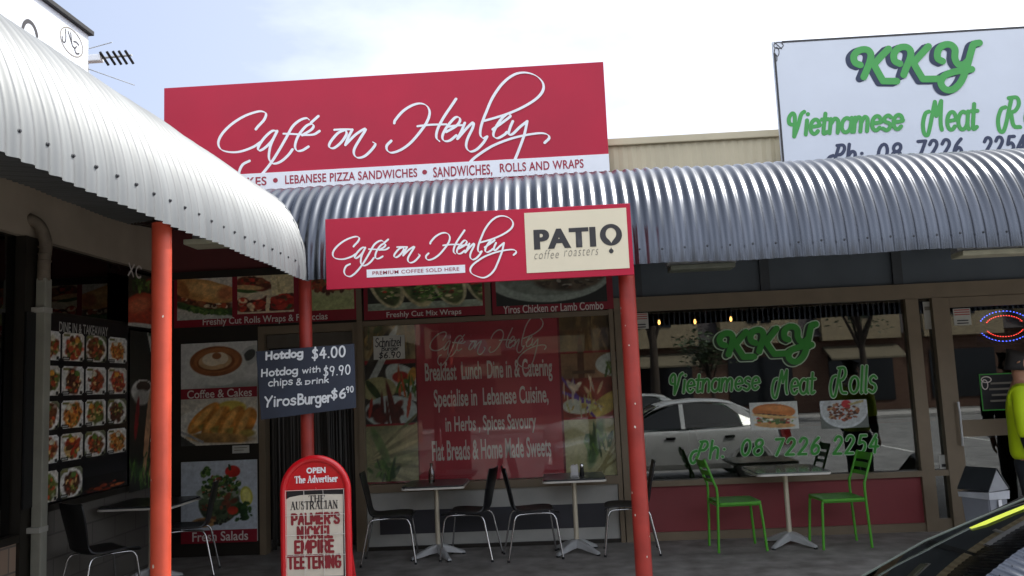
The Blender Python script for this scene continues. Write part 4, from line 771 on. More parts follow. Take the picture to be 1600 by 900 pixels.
# ================================================================== POSTERS AND NOTICES ON THE FRONTS
PP = Plane('F', FY-.055)
POST_RED = M('poster_red_print', '8E1A2C', rough=.4, var=.05)
PALE_TXT = M('faded_white_print', 'E0D6CF', rough=.5, var=.05)
def poster(name, label, rect, mat, cat='poster', pl=PP, thick=.012, group=None):
    c = pl.pt(rect[0], rect[1], 0); t = thing(name, label, cat, c, group)
    if mat: bm = BM(); pbox(bm, pl, *rect, -thick, 0); obj('backing', bm, mat, t)
    return t
def cap(t, s, px, pl=PP, mat=PALE_TXT, bold=.012, w=.003, **k): return text('caption', s, pl, pl.rect(*px), mat, t, bold=bold, w=w, **k)
t = poster('header_poster', 'red header poster with a filled roll and wraps, left of the strip curtain top', PP.rect(272, 426, 556, 506), POST_RED)
for q, pc in (((277, 432, 363, 499), pic_sandwich()), ((371, 425, 459, 489), pic_wraps()), ((486, 420, 553, 484), pic_roll())): hang('food_picture', pc, PP, PP.rect(*q), t)
cap(t, 'Freshly Cut Rolls Wraps & Focaccias', (317, 493, 512, 507))
t = poster('header_poster', 'red header poster with rows of green mixed wraps, above the cafe window', PP.rect(568, 408, 757, 496), POST_RED)
hang('food_picture', pic_mixwraps(), PP, PP.rect(574, 405, 753, 482), t); cap(t, 'Freshly Cut Mix Wraps', (604, 485, 721, 496))
t = poster('header_poster', 'red header poster with a grey platter of sliced meat, next to the right cafe pillar', PP.rect(768, 402, 957, 487), POST_RED)
hang('food_picture', pic_platter(), PP, PP.rect(774, 398, 947, 475), t); cap(t, 'Yiros Chicken or Lamb Combo', (786, 474, 943, 487))
t = poster('wall_poster', 'tall poster of a coffee cup above a plate of cakes, between pole and curtain', PP.rect(283, 535, 402, 695), M('poster_white', 'C8C8C2', rough=.5))
hang('coffee_picture', pic_coffee(), PP, PP.rect(283, 535, 402, 608), t); hang('cake_picture', pic_cakes(), PP, PP.rect(283, 621, 402, 695), t)
bm = BM(); pbox(bm, PP, *PP.rect(283, 606, 402, 622), .003, .006); obj('caption_band', bm, POST_RED, t); cap(t, 'Coffee & Cakes', (293, 608, 394, 621), w=.008)
t = poster('wall_poster', 'poster of a salad bowl with tomato and lemon, low beside the strip curtain', PP.rect(283, 720, 402, 847), M('poster_white', 'C8C8C2'))
hang('salad_picture', pic_salad(), PP, PP.rect(283, 720, 402, 829), t); bm = BM(); pbox(bm, PP, *PP.rect(283, 828, 402, 848), .003, .006); obj('caption_band', bm, POST_RED, t); cap(t, 'Fresh Salads', (301, 830, 388, 845), w=.008)
t = poster('notice', 'tiny pale notice stuck between the cake picture and the salad poster', PP.rect(363, 696, 389, 708), M('paper', 'C4C4BC', rough=.8), 'notice')
bm = BM(); pbox(bm, PP, *PP.rect(366, 699, 386, 700), .001, .002); pbox(bm, PP, *PP.rect(366, 703, 381, 704), .001, .002); obj('print_lines', bm, GREY_TXT, t)

# window poster of the cafe, mounted against the inside of the glass
WP = Plane('F', FY+.035)
t = poster('window_poster', 'large red cafe window poster with pale menu lines between two columns of food pictures', WP.rect(571, 500, 968, 749), M('red_window_film', '7E1A26', rough=.45, var=.10, vscale=2.5), 'poster', WP, .006)
hang('food_collage', pic_collage_a(), WP, WP.rect(571, 504, 651, 752), t, mat=PRINT_FADED); hang('food_collage', pic_collage_b(), WP, WP.rect(879, 490, 966, 744), t, mat=PRINT_FADED)
ROSE = M('rose_film_panel', 'B63A46', rough=.45, var=.10, vscale=2)
bm = BM(); pbox(bm, WP, *WP.rect(653, 502, 876, 748), .002, .004); obj('centre_panel', bm, ROSE, t)
for s, q in (('Breakfast  Lunch  Dine in & Catering', (664, 563, 863, 600)), ('Specialise in  Lebanese Cuisine,', (678, 605, 857, 641)), ('in Herbs , Spices Savoury', (696, 648, 838, 679)), ('Flat Breads & Home Made Sweets', (675, 685, 861, 717))):
    text('menu_line', s, WP, WP.rect(*q), PALE_TXT, t, bold=.022, w=.007)
xs = [p[0] for q in CAFE for p in q]; ys = [p[1] for q in CAFE for p in q]
flat = [[(a, -(b+(a-600)*.055)) for a, b in p] for p in CAFE]
strokes('script_line', flat, .0125, M('thin_silver_print', 'D0BEB6', rough=.5), WP, fit_paths(flat, WP.rect(672, 498, 853, 578)), t, w=.007)
r = PP.rect(582, 524, 631, 561); t = poster('notice', 'hand written white schnitzel burger price card on the cafe window', r, M('white_card', 'D2D0C6', rough=.8), 'notice', Plane('F', FY-.004), .003)
for s, q, wd in (('Schnitzel', (585, 527, 625, 541), .010), ('Burger', (595, 541, 622, 550), .008), ('$6.90', (591, 549, 624, 560), .011)):
    pp = script_paths(s, .1, .15); strokes('hand_lettering', pp, wd, CHAR_TXT, Plane('F', FY-.004), fit_paths(pp, PP.rect(*q)), t, w=.001)

# left wing: menu board with food tiles, tomato and greens posters
LPP = Plane('L', LX+.045)
t = poster('menu_board', 'black dine in and takeaway menu board of small food pictures on the left wing window', (LPP.uv(40, 600)[0], LPP.uv(120, 776)[1], LPP.uv(200, 600)[0], LPP.uv(120, 497)[1]), M('black_menu_film', '16171A', rough=.35), 'menu board', LPP)
yc = [LPP.uv(x, 620)[0] for x in (58, 92.5, 95.5, 130, 133, 165, 168, 197)]
zr = [LPP.uv(130, y)[1] for y in (522, 565, 573, 617, 625, 667, 675, 716, 727, 772)]
TILE_TXT = M('pale_menu_print', 'B4B2AC', rough=.5)
for row in range(5):
    for c in range(4 if row < 4 else 2):
        hang('menu_picture', pic_dish(row*4+c), LPP, (yc[2*c], zr[2*row+1], yc[2*c+1], zr[2*row]), t, w=.003, corner=.16)
text('heading', 'DINE IN & TAKEAWAY', LPP, (LPP.uv(92, 515)[0], LPP.uv(130, 522)[1]+.0, LPP.uv(168, 520)[0], LPP.uv(130, 507)[1]), TILE_TXT, t, bold=.012, w=.003)
fl = Pic(60, 30, (24, 22, 22)); fl.blobs(24, .5, .25, .45, .25, 0, .06, [(150, 60, 34), (110, 40, 26), (60, 30, 26), (190, 96, 50)], 91)
hang('flame_picture', fl, LPP, (yc[4], zr[9]-.01, yc[7], zr[9]+.14), t)
t = poster('tomato_poster', 'poster of sliced tomatoes in the dark corner behind the sunlit pole', (LPP.uv(200, 470)[0], LPP.uv(222, 510)[1], FY-.1, LPP.uv(222, 425)[1]), None, 'poster', LPP)
hang('tomato_picture', pic_tomatoes(), LPP, (LPP.uv(200, 470)[0], LPP.uv(218, 511)[1], FY-.1, LPP.uv(218, 428)[1]), t)
t = poster('greens_poster', 'tall dark poster of salad plates, a cup and eggs, right of the menu board', (LPP.uv(202, 640)[0], LPP.uv(222, 768)[1], FY-.1, LPP.uv(222, 517)[1]), None, 'poster', LPP)
hang('greens_picture', pic_greens(), LPP, (LPP.uv(202, 640)[0], LPP.uv(218, 766)[1], FY-.1, LPP.uv(218, 518)[1]), t)
t = thing('window_lettering', 'white shop lettering high on the dark window behind the sunlit pole', 'lettering', LPP.pt(8.4, 2.95))
pp = script_paths('xc', .1, .2); strokes('letters', pp, .022, PALE_TXT, LPP, fit_paths(pp, (LPP.uv(200, 425)[0], LPP.uv(205, 431)[1], LPP.uv(220, 425)[0], LPP.uv(205, 413)[1])), t)

# meat roll shop window lettering (cut vinyl on the glass)
GP = Plane('F', FY+.006)
GREEN_D = M('green_window_vinyl', '359A32', rough=.5, var=.06); GREEN_L = M('pale_green_outline', 'C4DCC0', rough=.5); GREEN_DD = M('dark_green_vinyl', '16381C', rough=.5)
t = thing('window_lettering', 'thick green three letter window lettering with a pale outline, high on the right shop window', 'lettering', GP.pt(1.4, 2.0))
kx = [p[0] for q in KKY for p in q]; kr = GP.rect(1125, 510, 1277, 566)
f = fit_paths(KKY, kr)
f2 = lambda a, b: (f(a, b)[0]-.028, f(a, b)[1]-.012)
strokes('outline', KKY, .090, GREEN_L, GP, f, t, w=.0006); strokes('outline', KKY, .090, GREEN_L, GP, f2, t, w=.0006)
strokes('letter_shadow', KKY, .066, GREEN_DD, GP, f2, t, w=.004); strokes('letters', KKY, .064, GREEN_D, GP, f, t, w=.007)
t = thing('window_lettering', 'green script naming meat rolls across the right shop window', 'lettering', GP.pt(1.2, 1.5))
for s, q in (('Vietnamese', (1048, 581, 1186, 613)), ('Meat', (1206, 578, 1274, 620)), ('Rolls', (1297, 573, 1369, 618))):
    pp = script_paths(s, .22, .12); f = fit_paths(pp, GP.rect(*q)); strokes('outline', pp, .041, GREEN_L, GP, f, t, w=.0006); strokes('script_lettering', pp, .024, GREEN_D, GP, f, t, w=.006)
t = thing('window_lettering', 'green phone number across the lower part of the right shop window', 'lettering', GP.pt(1.4, .9))
for s, q in (('Ph:', (1078, 689, 1132, 722)), ('08', (1159, 687, 1192, 711)), ('7226', (1212, 685, 1280, 710)), ('2254', (1301, 681, 1371, 708))):
    pp = script_paths(s, .22, .22); f = fit_paths(pp, GP.rect(*q)); strokes('outline', pp, .041, GREEN_L, GP, f, t, w=.0006); strokes('phone_lettering', pp, .026, GREEN_D, GP, f, t, w=.006)
for nm, lab, q, pc in (('burger_poster', 'small poster of a filled bread roll on the right shop window', (1172, 628, 1247, 671), pic_burger()), ('bowl_poster', 'small poster of a bowl of grilled meat on the right shop window', (1282, 625, 1356, 669), pic_bowl())):
    r = GP.rect(*q); t = poster(nm, lab, r, None, 'poster', GP); hang('food_picture', pc, GP, r, t, w=.002)
PAPER = M('paper', 'C4C4BC', rough=.8); PINKP = M('faded_red_print', 'B0605A', rough=.8)
for lab, pl, q in (('small white and pink notice behind the right red pole on the shop window', GP, (991, 489, 1013, 514)), ('small red and white notice at the top left of the shop door', Plane('F', FY-.002), (1490, 482, 1517, 508))):
    r = pl.rect(*q); t = poster('notice', lab, r, PAPER, 'notice', pl, .002); bm = BM(); hh = r[3]-r[1]
    for k in range(3): pbox(bm, pl, r[0]+.01, r[3]-hh*(.12+.14*k), r[2]-.01, r[3]-hh*(.05+.14*k), .001, .002)
    obj('red_print', bm, PINKP, t); bm = BM()
    for k in range(2): pbox(bm, pl, r[0]+.03, r[1]+hh*(.08+.16*k), r[2]-.03, r[1]+hh*(.15+.16*k), .001, .002)
    obj('black_print', bm, CHAR_TXT, t)
r = Plane('F', FY-.002).rect(1445, 471, 1464, 514); t = poster('notice', 'upright white notice at the top of the narrow side window', r, PAPER, 'notice', Plane('F', FY+.018), .002)
bm = BM(); pbox(bm, Plane('F', FY+.018), r[0]+.01, r[3]-.09, r[2]-.02, r[3]-.05, .001, .002); obj('print_lines', bm, GREY_TXT, t)
r = FP.rect(1469, 711, 1482, 733); t = poster('door_sticker', 'rounded pale sticker low on the narrow side window by the door', r, PAPER, 'notice', Plane('F', FY+.018), .002)
bm = BM(); pbox(bm, Plane('F', FY+.018), r[0]+.02, r[1]+.02, r[2]-.02, r[1]+.05, .001, .002); obj('print_lines', bm, CHAR_TXT, t)
# black menu with a green border on the door
DPL = Plane('F', FY-.004)
r = DPL.rect(1532, 583, 1600, 641); t = poster('door_menu', 'black menu sheet with a thin green border on the shop door', r, M('black_menu_film', '16171A'), 'menu board', DPL, .003)
bm = BM(); e = .012
for q in ((r[0]+.0, r[1], r[0]+e, r[3]), (r[0]+e, r[1], r[2], r[1]+e), (r[0]+e, r[3]-e, r[2], r[3])): pbox(bm, DPL, *q, .001, .003)
obj('border', bm, GREEN_D, t)
strokes('corner_scroll', [arc(r[0]+.07, r[3]-.06, .05, .03, 0, 420, 10), arc(r[0]+.05, r[3]-.11, .03, .05, 90, 460, 10)], .010, PALE_TXT, DPL, lambda a, b: (a, b), t, w=.003)
bm = BM()
for k in range(4): pbox(bm, DPL, r[0]+.09+.02*(k % 2), r[1]+.09+.06*k, r[2]-.03, r[1]+.11+.06*k, .001, .002)
obj('print_lines', bm, GREY_TXT, t)

# LED open sign hanging just inside the door
LED = Plane('F', FY+.10); c0 = LED.uv(1570, 509.5)
t = thing('led_sign', 'oval ring of blue and red sign lights hanging inside the shop door', 'light sign', LED.pt(c0[0], c0[1]))
for nm, rx, ry, col, st in (('blue_lights', .265, .160, (.10, .14, 1.0), 5.0), ('red_lights', .20, .112, (1.0, .06, .05), 4.0)):
    bm = BM()
    for k in range(44):
        a = 2*math.pi*k/44
        if abs(math.cos(a)) > .93: continue
        p = LED.pt(c0[0]+rx*math.cos(a), c0[1]+ry*math.sin(a), 0); bmesh.ops.create_icosphere(bm, subdivisions=1, radius=.0062, matrix=Matrix.Translation(p))
    obj(nm, bm, emit(nm, col, st), t)
bm = BM(); box(bm, c0[0]-.3, FY+.115, c0[1]-.2, c0[0]+.3, FY+.12, c0[1]+.2, .002); obj('clear_backing', bm, glass('clear_acrylic', (.75, .75, .75), .02), t)
bm = BM(); box(bm, c0[0]-.2, FY+.105, c0[1]+.2, c0[0]-.195, FY+.112, 3.2); box(bm, c0[0]+.2, FY+.105, c0[1]+.2, c0[0]+.205, FY+.112, 3.2); obj('hanging_wire', bm, CHAR_TXT, t)

# ================================================================== SMALL CAFE SIGN, CHALKBOARD, NEWSPAPER BOARD
BPL = Plane('F', 5.60); q = (-1.4995, 2.370, .571, 2.854)
t = thing('hanging_sign', 'small crimson cafe sign with white script and a cream coffee panel on the canopy edge', 'sign', (q[0], 5.6, q[1]))
bm = BM(); pbox(bm, BPL, *q, -.03, 0, .003); obj('panel', bm, SIGN_RED, t)
r = BPL.rect(821, 326, 981, 429); r = (r[0], q[1]+.045, q[2]-.028, q[3]-.03)
bm = BM(); pbox(bm, BPL, *r, .001, .004); obj('cream_panel', bm, CREAM, t)
r2 = BPL.rect(573, 417.5, 727, 430); bm = BM(); pbox(bm, BPL, *r2, .001, .003); obj('white_strip', bm, STRIP_W, t)
text('strip_lettering', 'PREMIUM COFFEE SOLD HERE', BPL, (r2[0]+.04, r2[1]+.016, r2[2]-.04, r2[3]-.014), CRIM_TXT, t, bold=.004, w=.005, space=1.08)
def s_tr(a, b):                             # roof sign script -> this sign, matched at two letters
    k = .5545; return BPL.uv(787.5+(a-823.7)*k, 380+(b-190)*k+(a-823.7)*k*.006)
strokes('script_lettering', CAFE, .0135, WHITE_V, BPL, s_tr, t, w=.0012, nib=(R_(-38), .32), n=8)
text('brand_lettering', 'PATI', BPL, (BPL.uv(834, 375)[0], BPL.uv(880, 388)[1], BPL.uv(931, 372)[0], BPL.uv(880, 357)[1]), CHAR_TXT, t, bold=.035, heavy=.05, w=.006, space=1.12)
oc = BPL.uv(954.5, 367); bm = BM(); ring = []
for k in range(40):
    a = 2*math.pi*k/40+math.pi/2; ro = .0735; ri = .041
    ix, iy = ri*.86*math.cos(a), ri*math.sin(a)+.006
    if math.sin(a) < -.75: iy -= .022*(-math.sin(a)-.75)/.25; ix *= (1+math.sin(a))/.25*.9+.1
    ring.append((bm.verts.new(BPL.pt(oc[0]+ro*math.cos(a), oc[1]+ro*math.sin(a), .006)), bm.verts.new(BPL.pt(oc[0]+ix, oc[1]+iy, .006))))
for k in range(40): A, B = ring[k], ring[(k+1) % 40]; bm.faces.new((A[0], B[0], B[1], A[1]))
obj('brand_letter_ring', bm, CHAR_TXT, t)
dc = BPL.uv(955, 392.5); bm = BM(); bm.faces.new([bm.verts.new(BPL.pt(dc[0]+.0155*math.cos(a), dc[1]+.0155*math.sin(a)+(.012 if abs(a-math.pi/2) < .05 else 0), .006)) for a in [math.pi*2*k/24 for k in range(24)]]); obj('coffee_drop', bm, CHAR_TXT, t)
text('tagline', 'coffee', BPL, (BPL.uv(835, 400)[0], BPL.uv(855, 404.5)[1], BPL.uv(873, 398)[0], BPL.uv(855, 391)[1]), GREY_TXT, t, bold=-.012, shear=.32, w=.006, space=1.25)
text('tagline', 'roasters', BPL, (BPL.uv(881, 396)[0], BPL.uv(908, 400)[1], BPL.uv(935, 394)[0], BPL.uv(908, 389)[1]), GREY_TXT, t, bold=-.012, shear=.32, w=.006, space=1.25)
for x in (-1.2, -.3, .45):
    bm = BM(); box(bm, x-.015, 5.631, 2.42, x+.015, 5.66, 2.84); obj('bracket', bm, ALU, t)

# chalkboard tied to the corner pole
CH = 5.77; cpl = Plane('F', CH); corners = [cpl.uv(*p) for p in ((408, 656), (556, 637), (553, 537), (400, 549))]
cc = (sum(c[0] for c in corners)/4, sum(c[1] for c in corners)/4)
t = thing('chalkboard', 'dark blackboard with white hand written hotdog and burger prices tied to the corner pole', 'chalkboard', (cc[0], CH, cc[1]))
bm = BM(); prism(bm, [cpl.pt(u, v, 0) for u, v in corners], (0, .014, 0)); obj('board', bm, M('blackboard_slate', '2D3442', rough=.7, var=.15, vscale=5), t)
CHALK = M('white_chalk_paint', 'D8DCDE', rough=.9, var=.06)
tilt = math.atan2(corners[1][1]-corners[0][1], corners[1][0]-corners[0][0])*.9
for s, q, wd in (('Hotdog', (416, 548, 473, 563.5), .0165), ('$4.00', (488, 541, 539, 561), .0145), ('Hotdog', (409, 575, 465, 590), .013), ('with', (473, 573, 500, 582), .009), ('$9.90', (506, 570, 547, 588), .010), ('chips', (420, 591, 457, 606), .010), ('&', (464, 592, 471, 601), .010), ('Drink', (477, 590, 513, 599), .0095), ('Yiros', (415, 618, 462, 634), .0145), ('Burger', (466, 614, 518, 636), .0150), ('$6', (518, 607, 539, 624), .0145), ('.90', (539, 604, 552, 613), .009)):
    pp = script_paths(s, .06, .16); strokes('chalk_lettering', pp, wd*.84, CHALK, cpl, fit_paths(pp, cpl.rect(*q), tilt*.55), t, w=.002)
bm = BM(); lathe(bm, (pl3.x, 5.86, cc[1]+.1), [(.049, 0), (.051, .01), (.049, .02)], 16); obj('tie', bm, BLACK, t)

# newspaper headline board
NY = 5.30; npl = Plane('F', NY); nl, nr = npl.uv(438, 840)[0], npl.uv(550, 840)[0]; nc = (nl+nr)/2; nw = (nr-nl)/2; ntop = npl.uv(494, 711)[1]
NRED = M('glossy_red_plastic', 'C4101C', rough=.3, var=.04, coat=.3); t = thing('newspaper_board', 'red arch topped newspaper headline board standing in front of the corner pole', 'newspaper board', (nc, NY, 0))
def arch(wd, top, bot, n=20):
    rr = wd*.98; return [(nc-wd, bot)]+[(nc+wd*math.cos(a), top-rr+rr*math.sin(a)) for a in [math.pi-math.pi*k/n for k in range(n+1)]]+[(nc+wd, bot)]
bm = BM(); pts = arch(nw-.022, ntop-.022, .30); prism(bm, [(x, NY, z) for x, z in pts], (0, .02, 0)); obj('face_panel', bm, NRED, t)
bm = BM(); tube(bm, [(x, NY+.005, z) for x, z in arch(nw-.022, ntop-.022, .05, 28)], .022, 12); tube(bm, [(nc-nw+.022, NY+.005, .30), (nc+nw-.022, NY+.005, .30)], .018, 10); obj('tube_frame', bm, NRED, t, 50)
bm = BM()
for s in (-1, 1): tube(bm, [(nc+s*(nw-.05), NY+.03, .92), (nc+s*(nw-.05), NY+.46, .015)], .016, 8); 
tube(bm, [(nc-nw+.05, NY+.40, .12), (nc+nw-.05, NY+.40, .12)], .014, 8); obj('rear_leg', bm, NRED, t)
NP = Plane('F', NY)
text('heading', 'OPEN', NP, NP.rect(479, 730, 509, 739.5), WHITE_V, t, bold=.05, w=.003, space=1.05)
# serif capitals and small letters drawn as thick and thin strokes
SER = {'T': (.9, [(.45, 1, .45, 0, 1), (.0, 1, .9, 1, 0), (.3, 0, .6, 0, 0), (.0, 1, .0, .82, 0), (.9, 1, .9, .82, 0)]), 'H': (1.0, [(.15, 0, .15, 1, 1), (.85, 0, .85, 1, 1), (.15, .5, .85, .5, 0), (0, 0, .3, 0, 0), (0, 1, .3, 1, 0), (.7, 0, 1, 0, 0), (.7, 1, 1, 1, 0)]),
 'E': (.85, [(.15, 0, .15, 1, 1), (0, 1, .8, 1, 0), (.15, .52, .55, .52, 0), (0, 0, .85, 0, 0), (.8, 1, .8, .8, 0), (.85, 0, .85, .22, 0), (.55, .42, .55, .62, 0)]), 'A': (1.0, [(.1, 0, .5, 1, 0), (.5, 1, .88, 0, 1), (.25, .36, .74, .36, 0), (-.05, 0, .25, 0, 0), (.7, 0, 1.05, 0, 0)]),
 'U': (1.0, [(.15, 1, .15, .3, 1), (.15, .3, .3, .04, 1), (.3, .04, .65, .04, 0), (.65, .04, .82, .3, 0), (.82, .3, .82, 1, 0), (0, 1, .32, 1, 0), (.68, 1, .98, 1, 0)]), 'S': (.7, [(.6, .95, .2, 1, 0), (.2, 1, .08, .72, 1), (.08, .72, .6, .34, 1), (.6, .34, .5, .04, 1), (.5, .04, .08, .03, 0), (.06, .0, .06, .26, 0), (.62, 1, .62, .75, 0)]),
 'R': (1.0, [(.15, 0, .15, 1, 1), (0, 1, .6, 1, 0), (.6, 1, .75, .76, 1), (.75, .76, .58, .5, 1), (.58, .5, .15, .5, 0), (.45, .5, .85, 0, 1), (0, 0, .3, 0, 0), (.78, 0, 1, 0, 0)]), 'L': (.85, [(.15, 0, .15, 1, 1), (0, 1, .3, 1, 0), (0, 0, .8, 0, 0), (.8, 0, .8, .25, 0)]), 'I': (.4, [(.2, 0, .2, 1, 1), (.05, 0, .35, 0, 0), (.05, 1, .35, 1, 0)]), 'N': (1.0, [(.15, 0, .15, 1, 0), (.15, 1, .85, 0, 1), (.85, 0, .85, 1, 0), (0, 0, .3, 0, 0), (.7, 1, 1, 1, 0), (-.02, 1, .2, 1, 0)]),
 'h': (.75, [(.12, 0, .12, 1.05, 1), (.12, .5, .4, .66, 0), (.4, .66, .58, .5, 1), (.58, .5, .58, 0, 1), (0, 0, .26, 0, 0), (.46, 0, .7, 0, 0)]), 'e': (.62, [(.05, .36, .56, .36, 0), (.56, .36, .45, .64, 1), (.45, .64, .15, .62, 0), (.15, .62, .05, .3, 1), (.05, .3, .2, .02, 1), (.2, .02, .56, .1, 0)]), 'd': (.78, [(.58, 0, .58, 1.05, 1), (.58, .6, .25, .66, 0), (.25, .66, .06, .34, 1), (.06, .34, .25, .02, 1), (.25, .02, .58, .1, 0), (.45, 1.05, .58, 1.05, 0), (.58, 0, .74, 0, 0)]), 'v': (.68, [(.06, .66, .34, 0, 1), (.34, 0, .6, .66, 0), (-.04, .66, .2, .66, 0), (.5, .66, .7, .66, 0)]),
 'r': (.52, [(.14, 0, .14, .66, 1), (.14, .48, .46, .66, 0), (.46, .66, .48, .52, 1), (0, 0, .3, 0, 0), (0, .66, .14, .66, 0)]), 't': (.45, [(.18, .1, .18, .9, 1), (.02, .66, .4, .66, 0), (.18, .1, .42, .04, 0)]), 'i': (.34, [(.16, 0, .16, .66, 1), (.03, 0, .3, 0, 0), (.03, .66, .16, .66, 0), (.14, .9, .18, .9, 1)]), 's': (.5, [(.42, .6, .12, .64, 0), (.12, .64, .1, .46, 1), (.1, .46, .42, .2, 1), (.42, .2, .36, .02, 1), (.36, .02, .06, .05, 0)]), ' ': (.35, [])}
def serif(name, s, rect, mat, parent, pl, thick, w=.003, thin=.4):
    segs = []; x = 0
    for ch in s: adv, st = SER[ch]; segs += [(x+a, b, x+c, d, k) for a, b, c, d, k in st]; x += adv+.14
    x0, x1 = min(min(a, c) for a, b, c, d, k in segs), max(max(a, c) for a, b, c, d, k in segs); y1 = max(max(b, d) for a, b, c, d, k in segs); bm = BM(); ww = w
    f = lambda a, b: (rect[0]+(a-x0)/(x1-x0)*(rect[2]-rect[0]), rect[1]+b/y1*(rect[3]-rect[1]))
    for a, b, c, d, k in segs:
        p, q = Vector(f(a, b)), Vector(f(c, d)); h = thick/2*(1 if k else thin); dv = (q-p).normalized(); nn = Vector((-dv.y, dv.x))*h; p -= dv*h*.6; q += dv*h*.6; ww += 3e-5
        bm.faces.new([bm.verts.new(pl.pt(v.x, v.y, ww)) for v in (p+nn, p-nn, q-nn, q+nn)])
    return obj(name, bm, mat, parent)
serif('masthead', 'The Advertiser', NP.rect(461, 743, 527, 753.5), WHITE_V, t, NP, .0085, thin=.55)
pr = NP.rect(447, 766, 540, 906); bm = BM(); pbox(bm, NP, *pr, .001, .003); obj('black_backing', bm, BLACK, t)
NEWS = M('creased_newsprint', 'CFC8B8', rough=.85, var=.07, vscale=5, bump=.5, bscale=14)
bm = BM(); pp = [(446, 781), (453, 777), (470, 773.5), (500, 772), (536, 772), (537, 899), (446.5, 902)]; prism(bm, [NP.pt(*NP.uv(*p), .0045) for p in pp], (0, .001, 0)); obj('headline_sheet', bm, NEWS, t)
serif('headline_title', 'THE', NP.rect(483, 774, 508, 784), CHAR_TXT, t, NP, .0085, w=.006); serif('headline_title', 'AUSTRALIAN', NP.rect(454, 783, 528, 795), CHAR_TXT, t, NP, .0085, w=.006)
HEAD = M('faded_red_headline', '86222A', rough=.7, var=.12, vscale=10)
HB = {'P': [[(0, 0), (0, 1)], [(0, 1), (.5, 1), (.75, .92), (.75, .55), (.5, .46), (0, .46)]], 'A': [[(0, 0), (.42, 1)], [(.42, 1), (.85, 0)], [(.2, .3), (.65, .3)]], 'L': [[(0, 1), (0, 0)], [(0, 0), (.6, 0)]],
 'M': [[(0, 0), (0, 1)], [(0, 1), (.48, .3)], [(.48, .3), (.96, 1)], [(.96, 1), (.96, 0)]], 'E': [[(0, 0), (0, 1)], [(0, 1), (.62, 1)], [(0, .5), (.52, .5)], [(0, 0), (.62, 0)]],
 'R': [[(0, 0), (0, 1)], [(0, 1), (.5, 1), (.75, .92), (.75, .58), (.5, .48), (0, .48)], [(.4, .48), (.78, 0)]], "'": [[(.1, 1), (.08, .75)]], 'S': [[(.7, .85), (.55, 1), (.15, 1), (.02, .82), (.12, .58), (.6, .42), (.72, .2), (.58, 0), (.15, 0), (0, .15)]],
 'N': [[(0, 0), (0, 1)], [(0, 1), (.7, 0)], [(.7, 0), (.7, 1)]], 'I': [[(.05, 0), (.05, 1)]], 'C': [[(.72, .8), (.55, 1), (.2, 1), (.02, .75), (.02, .25), (.2, 0), (.55, 0), (.72, .2)]], 'K': [[(0, 0), (0, 1)], [(.68, 1), (.05, .45)], [(.25, .6), (.72, 0)]],
 'T': [[(0, 1), (.75, 1)], [(.375, 1), (.375, 0)]], 'G': [[(.72, .82), (.55, 1), (.2, 1), (.02, .75), (.02, .25), (.2, 0), (.6, 0), (.74, .15), (.74, .45), (.45, .45)]]}
HW_ = {'M': .96, 'I': .1, "'": .15, 'L': .6, 'E': .62}
for s, q in (("PALMER'S", (457, 802.5, 530, 817.5)), ('NICKEL', (466, 823, 519, 839.5)), ('EMPIRE', (462, 845, 521, 862.5)), ('TEETERING', (451, 868, 532, 886.5))):
    x = 0; pp = []
    for ch in s: pp += [[(x+a, b) for a, b in p] for p in HB[ch]]; x += HW_.get(ch, .75)+.40
    strokes('headline', pp, .0168, HEAD, NP, fit_paths(pp, NP.rect(*q)), t, w=.0062, smoothp=False)
WIRE = M('white_wire', 'D8D4CC', rough=.5); bm = BM()
for px in (447.5, 476.5, 506.5, 539): u = NP.uv(px, 830)[0]; tube(bm, [NP.pt(u, pr[3], .012), NP.pt(u, pr[1], .012)], .0016, 6)
for py in (765, 804, 835, 867): v = NP.uv(494, py)[1]; tube(bm, [NP.pt(pr[0], v, .012), NP.pt(pr[2], v, .012)], .0016, 6)
obj('wire_grid', bm, WIRE, t); u, v = NP.uv(493.5, 763.5); bm = BM(); bmesh.ops.create_uvsphere(bm, u_segments=10, v_segments=6, radius=.008, matrix=Matrix.Translation(NP.pt(u, v, .006))); obj('catch_knob', bm, NRED, t)

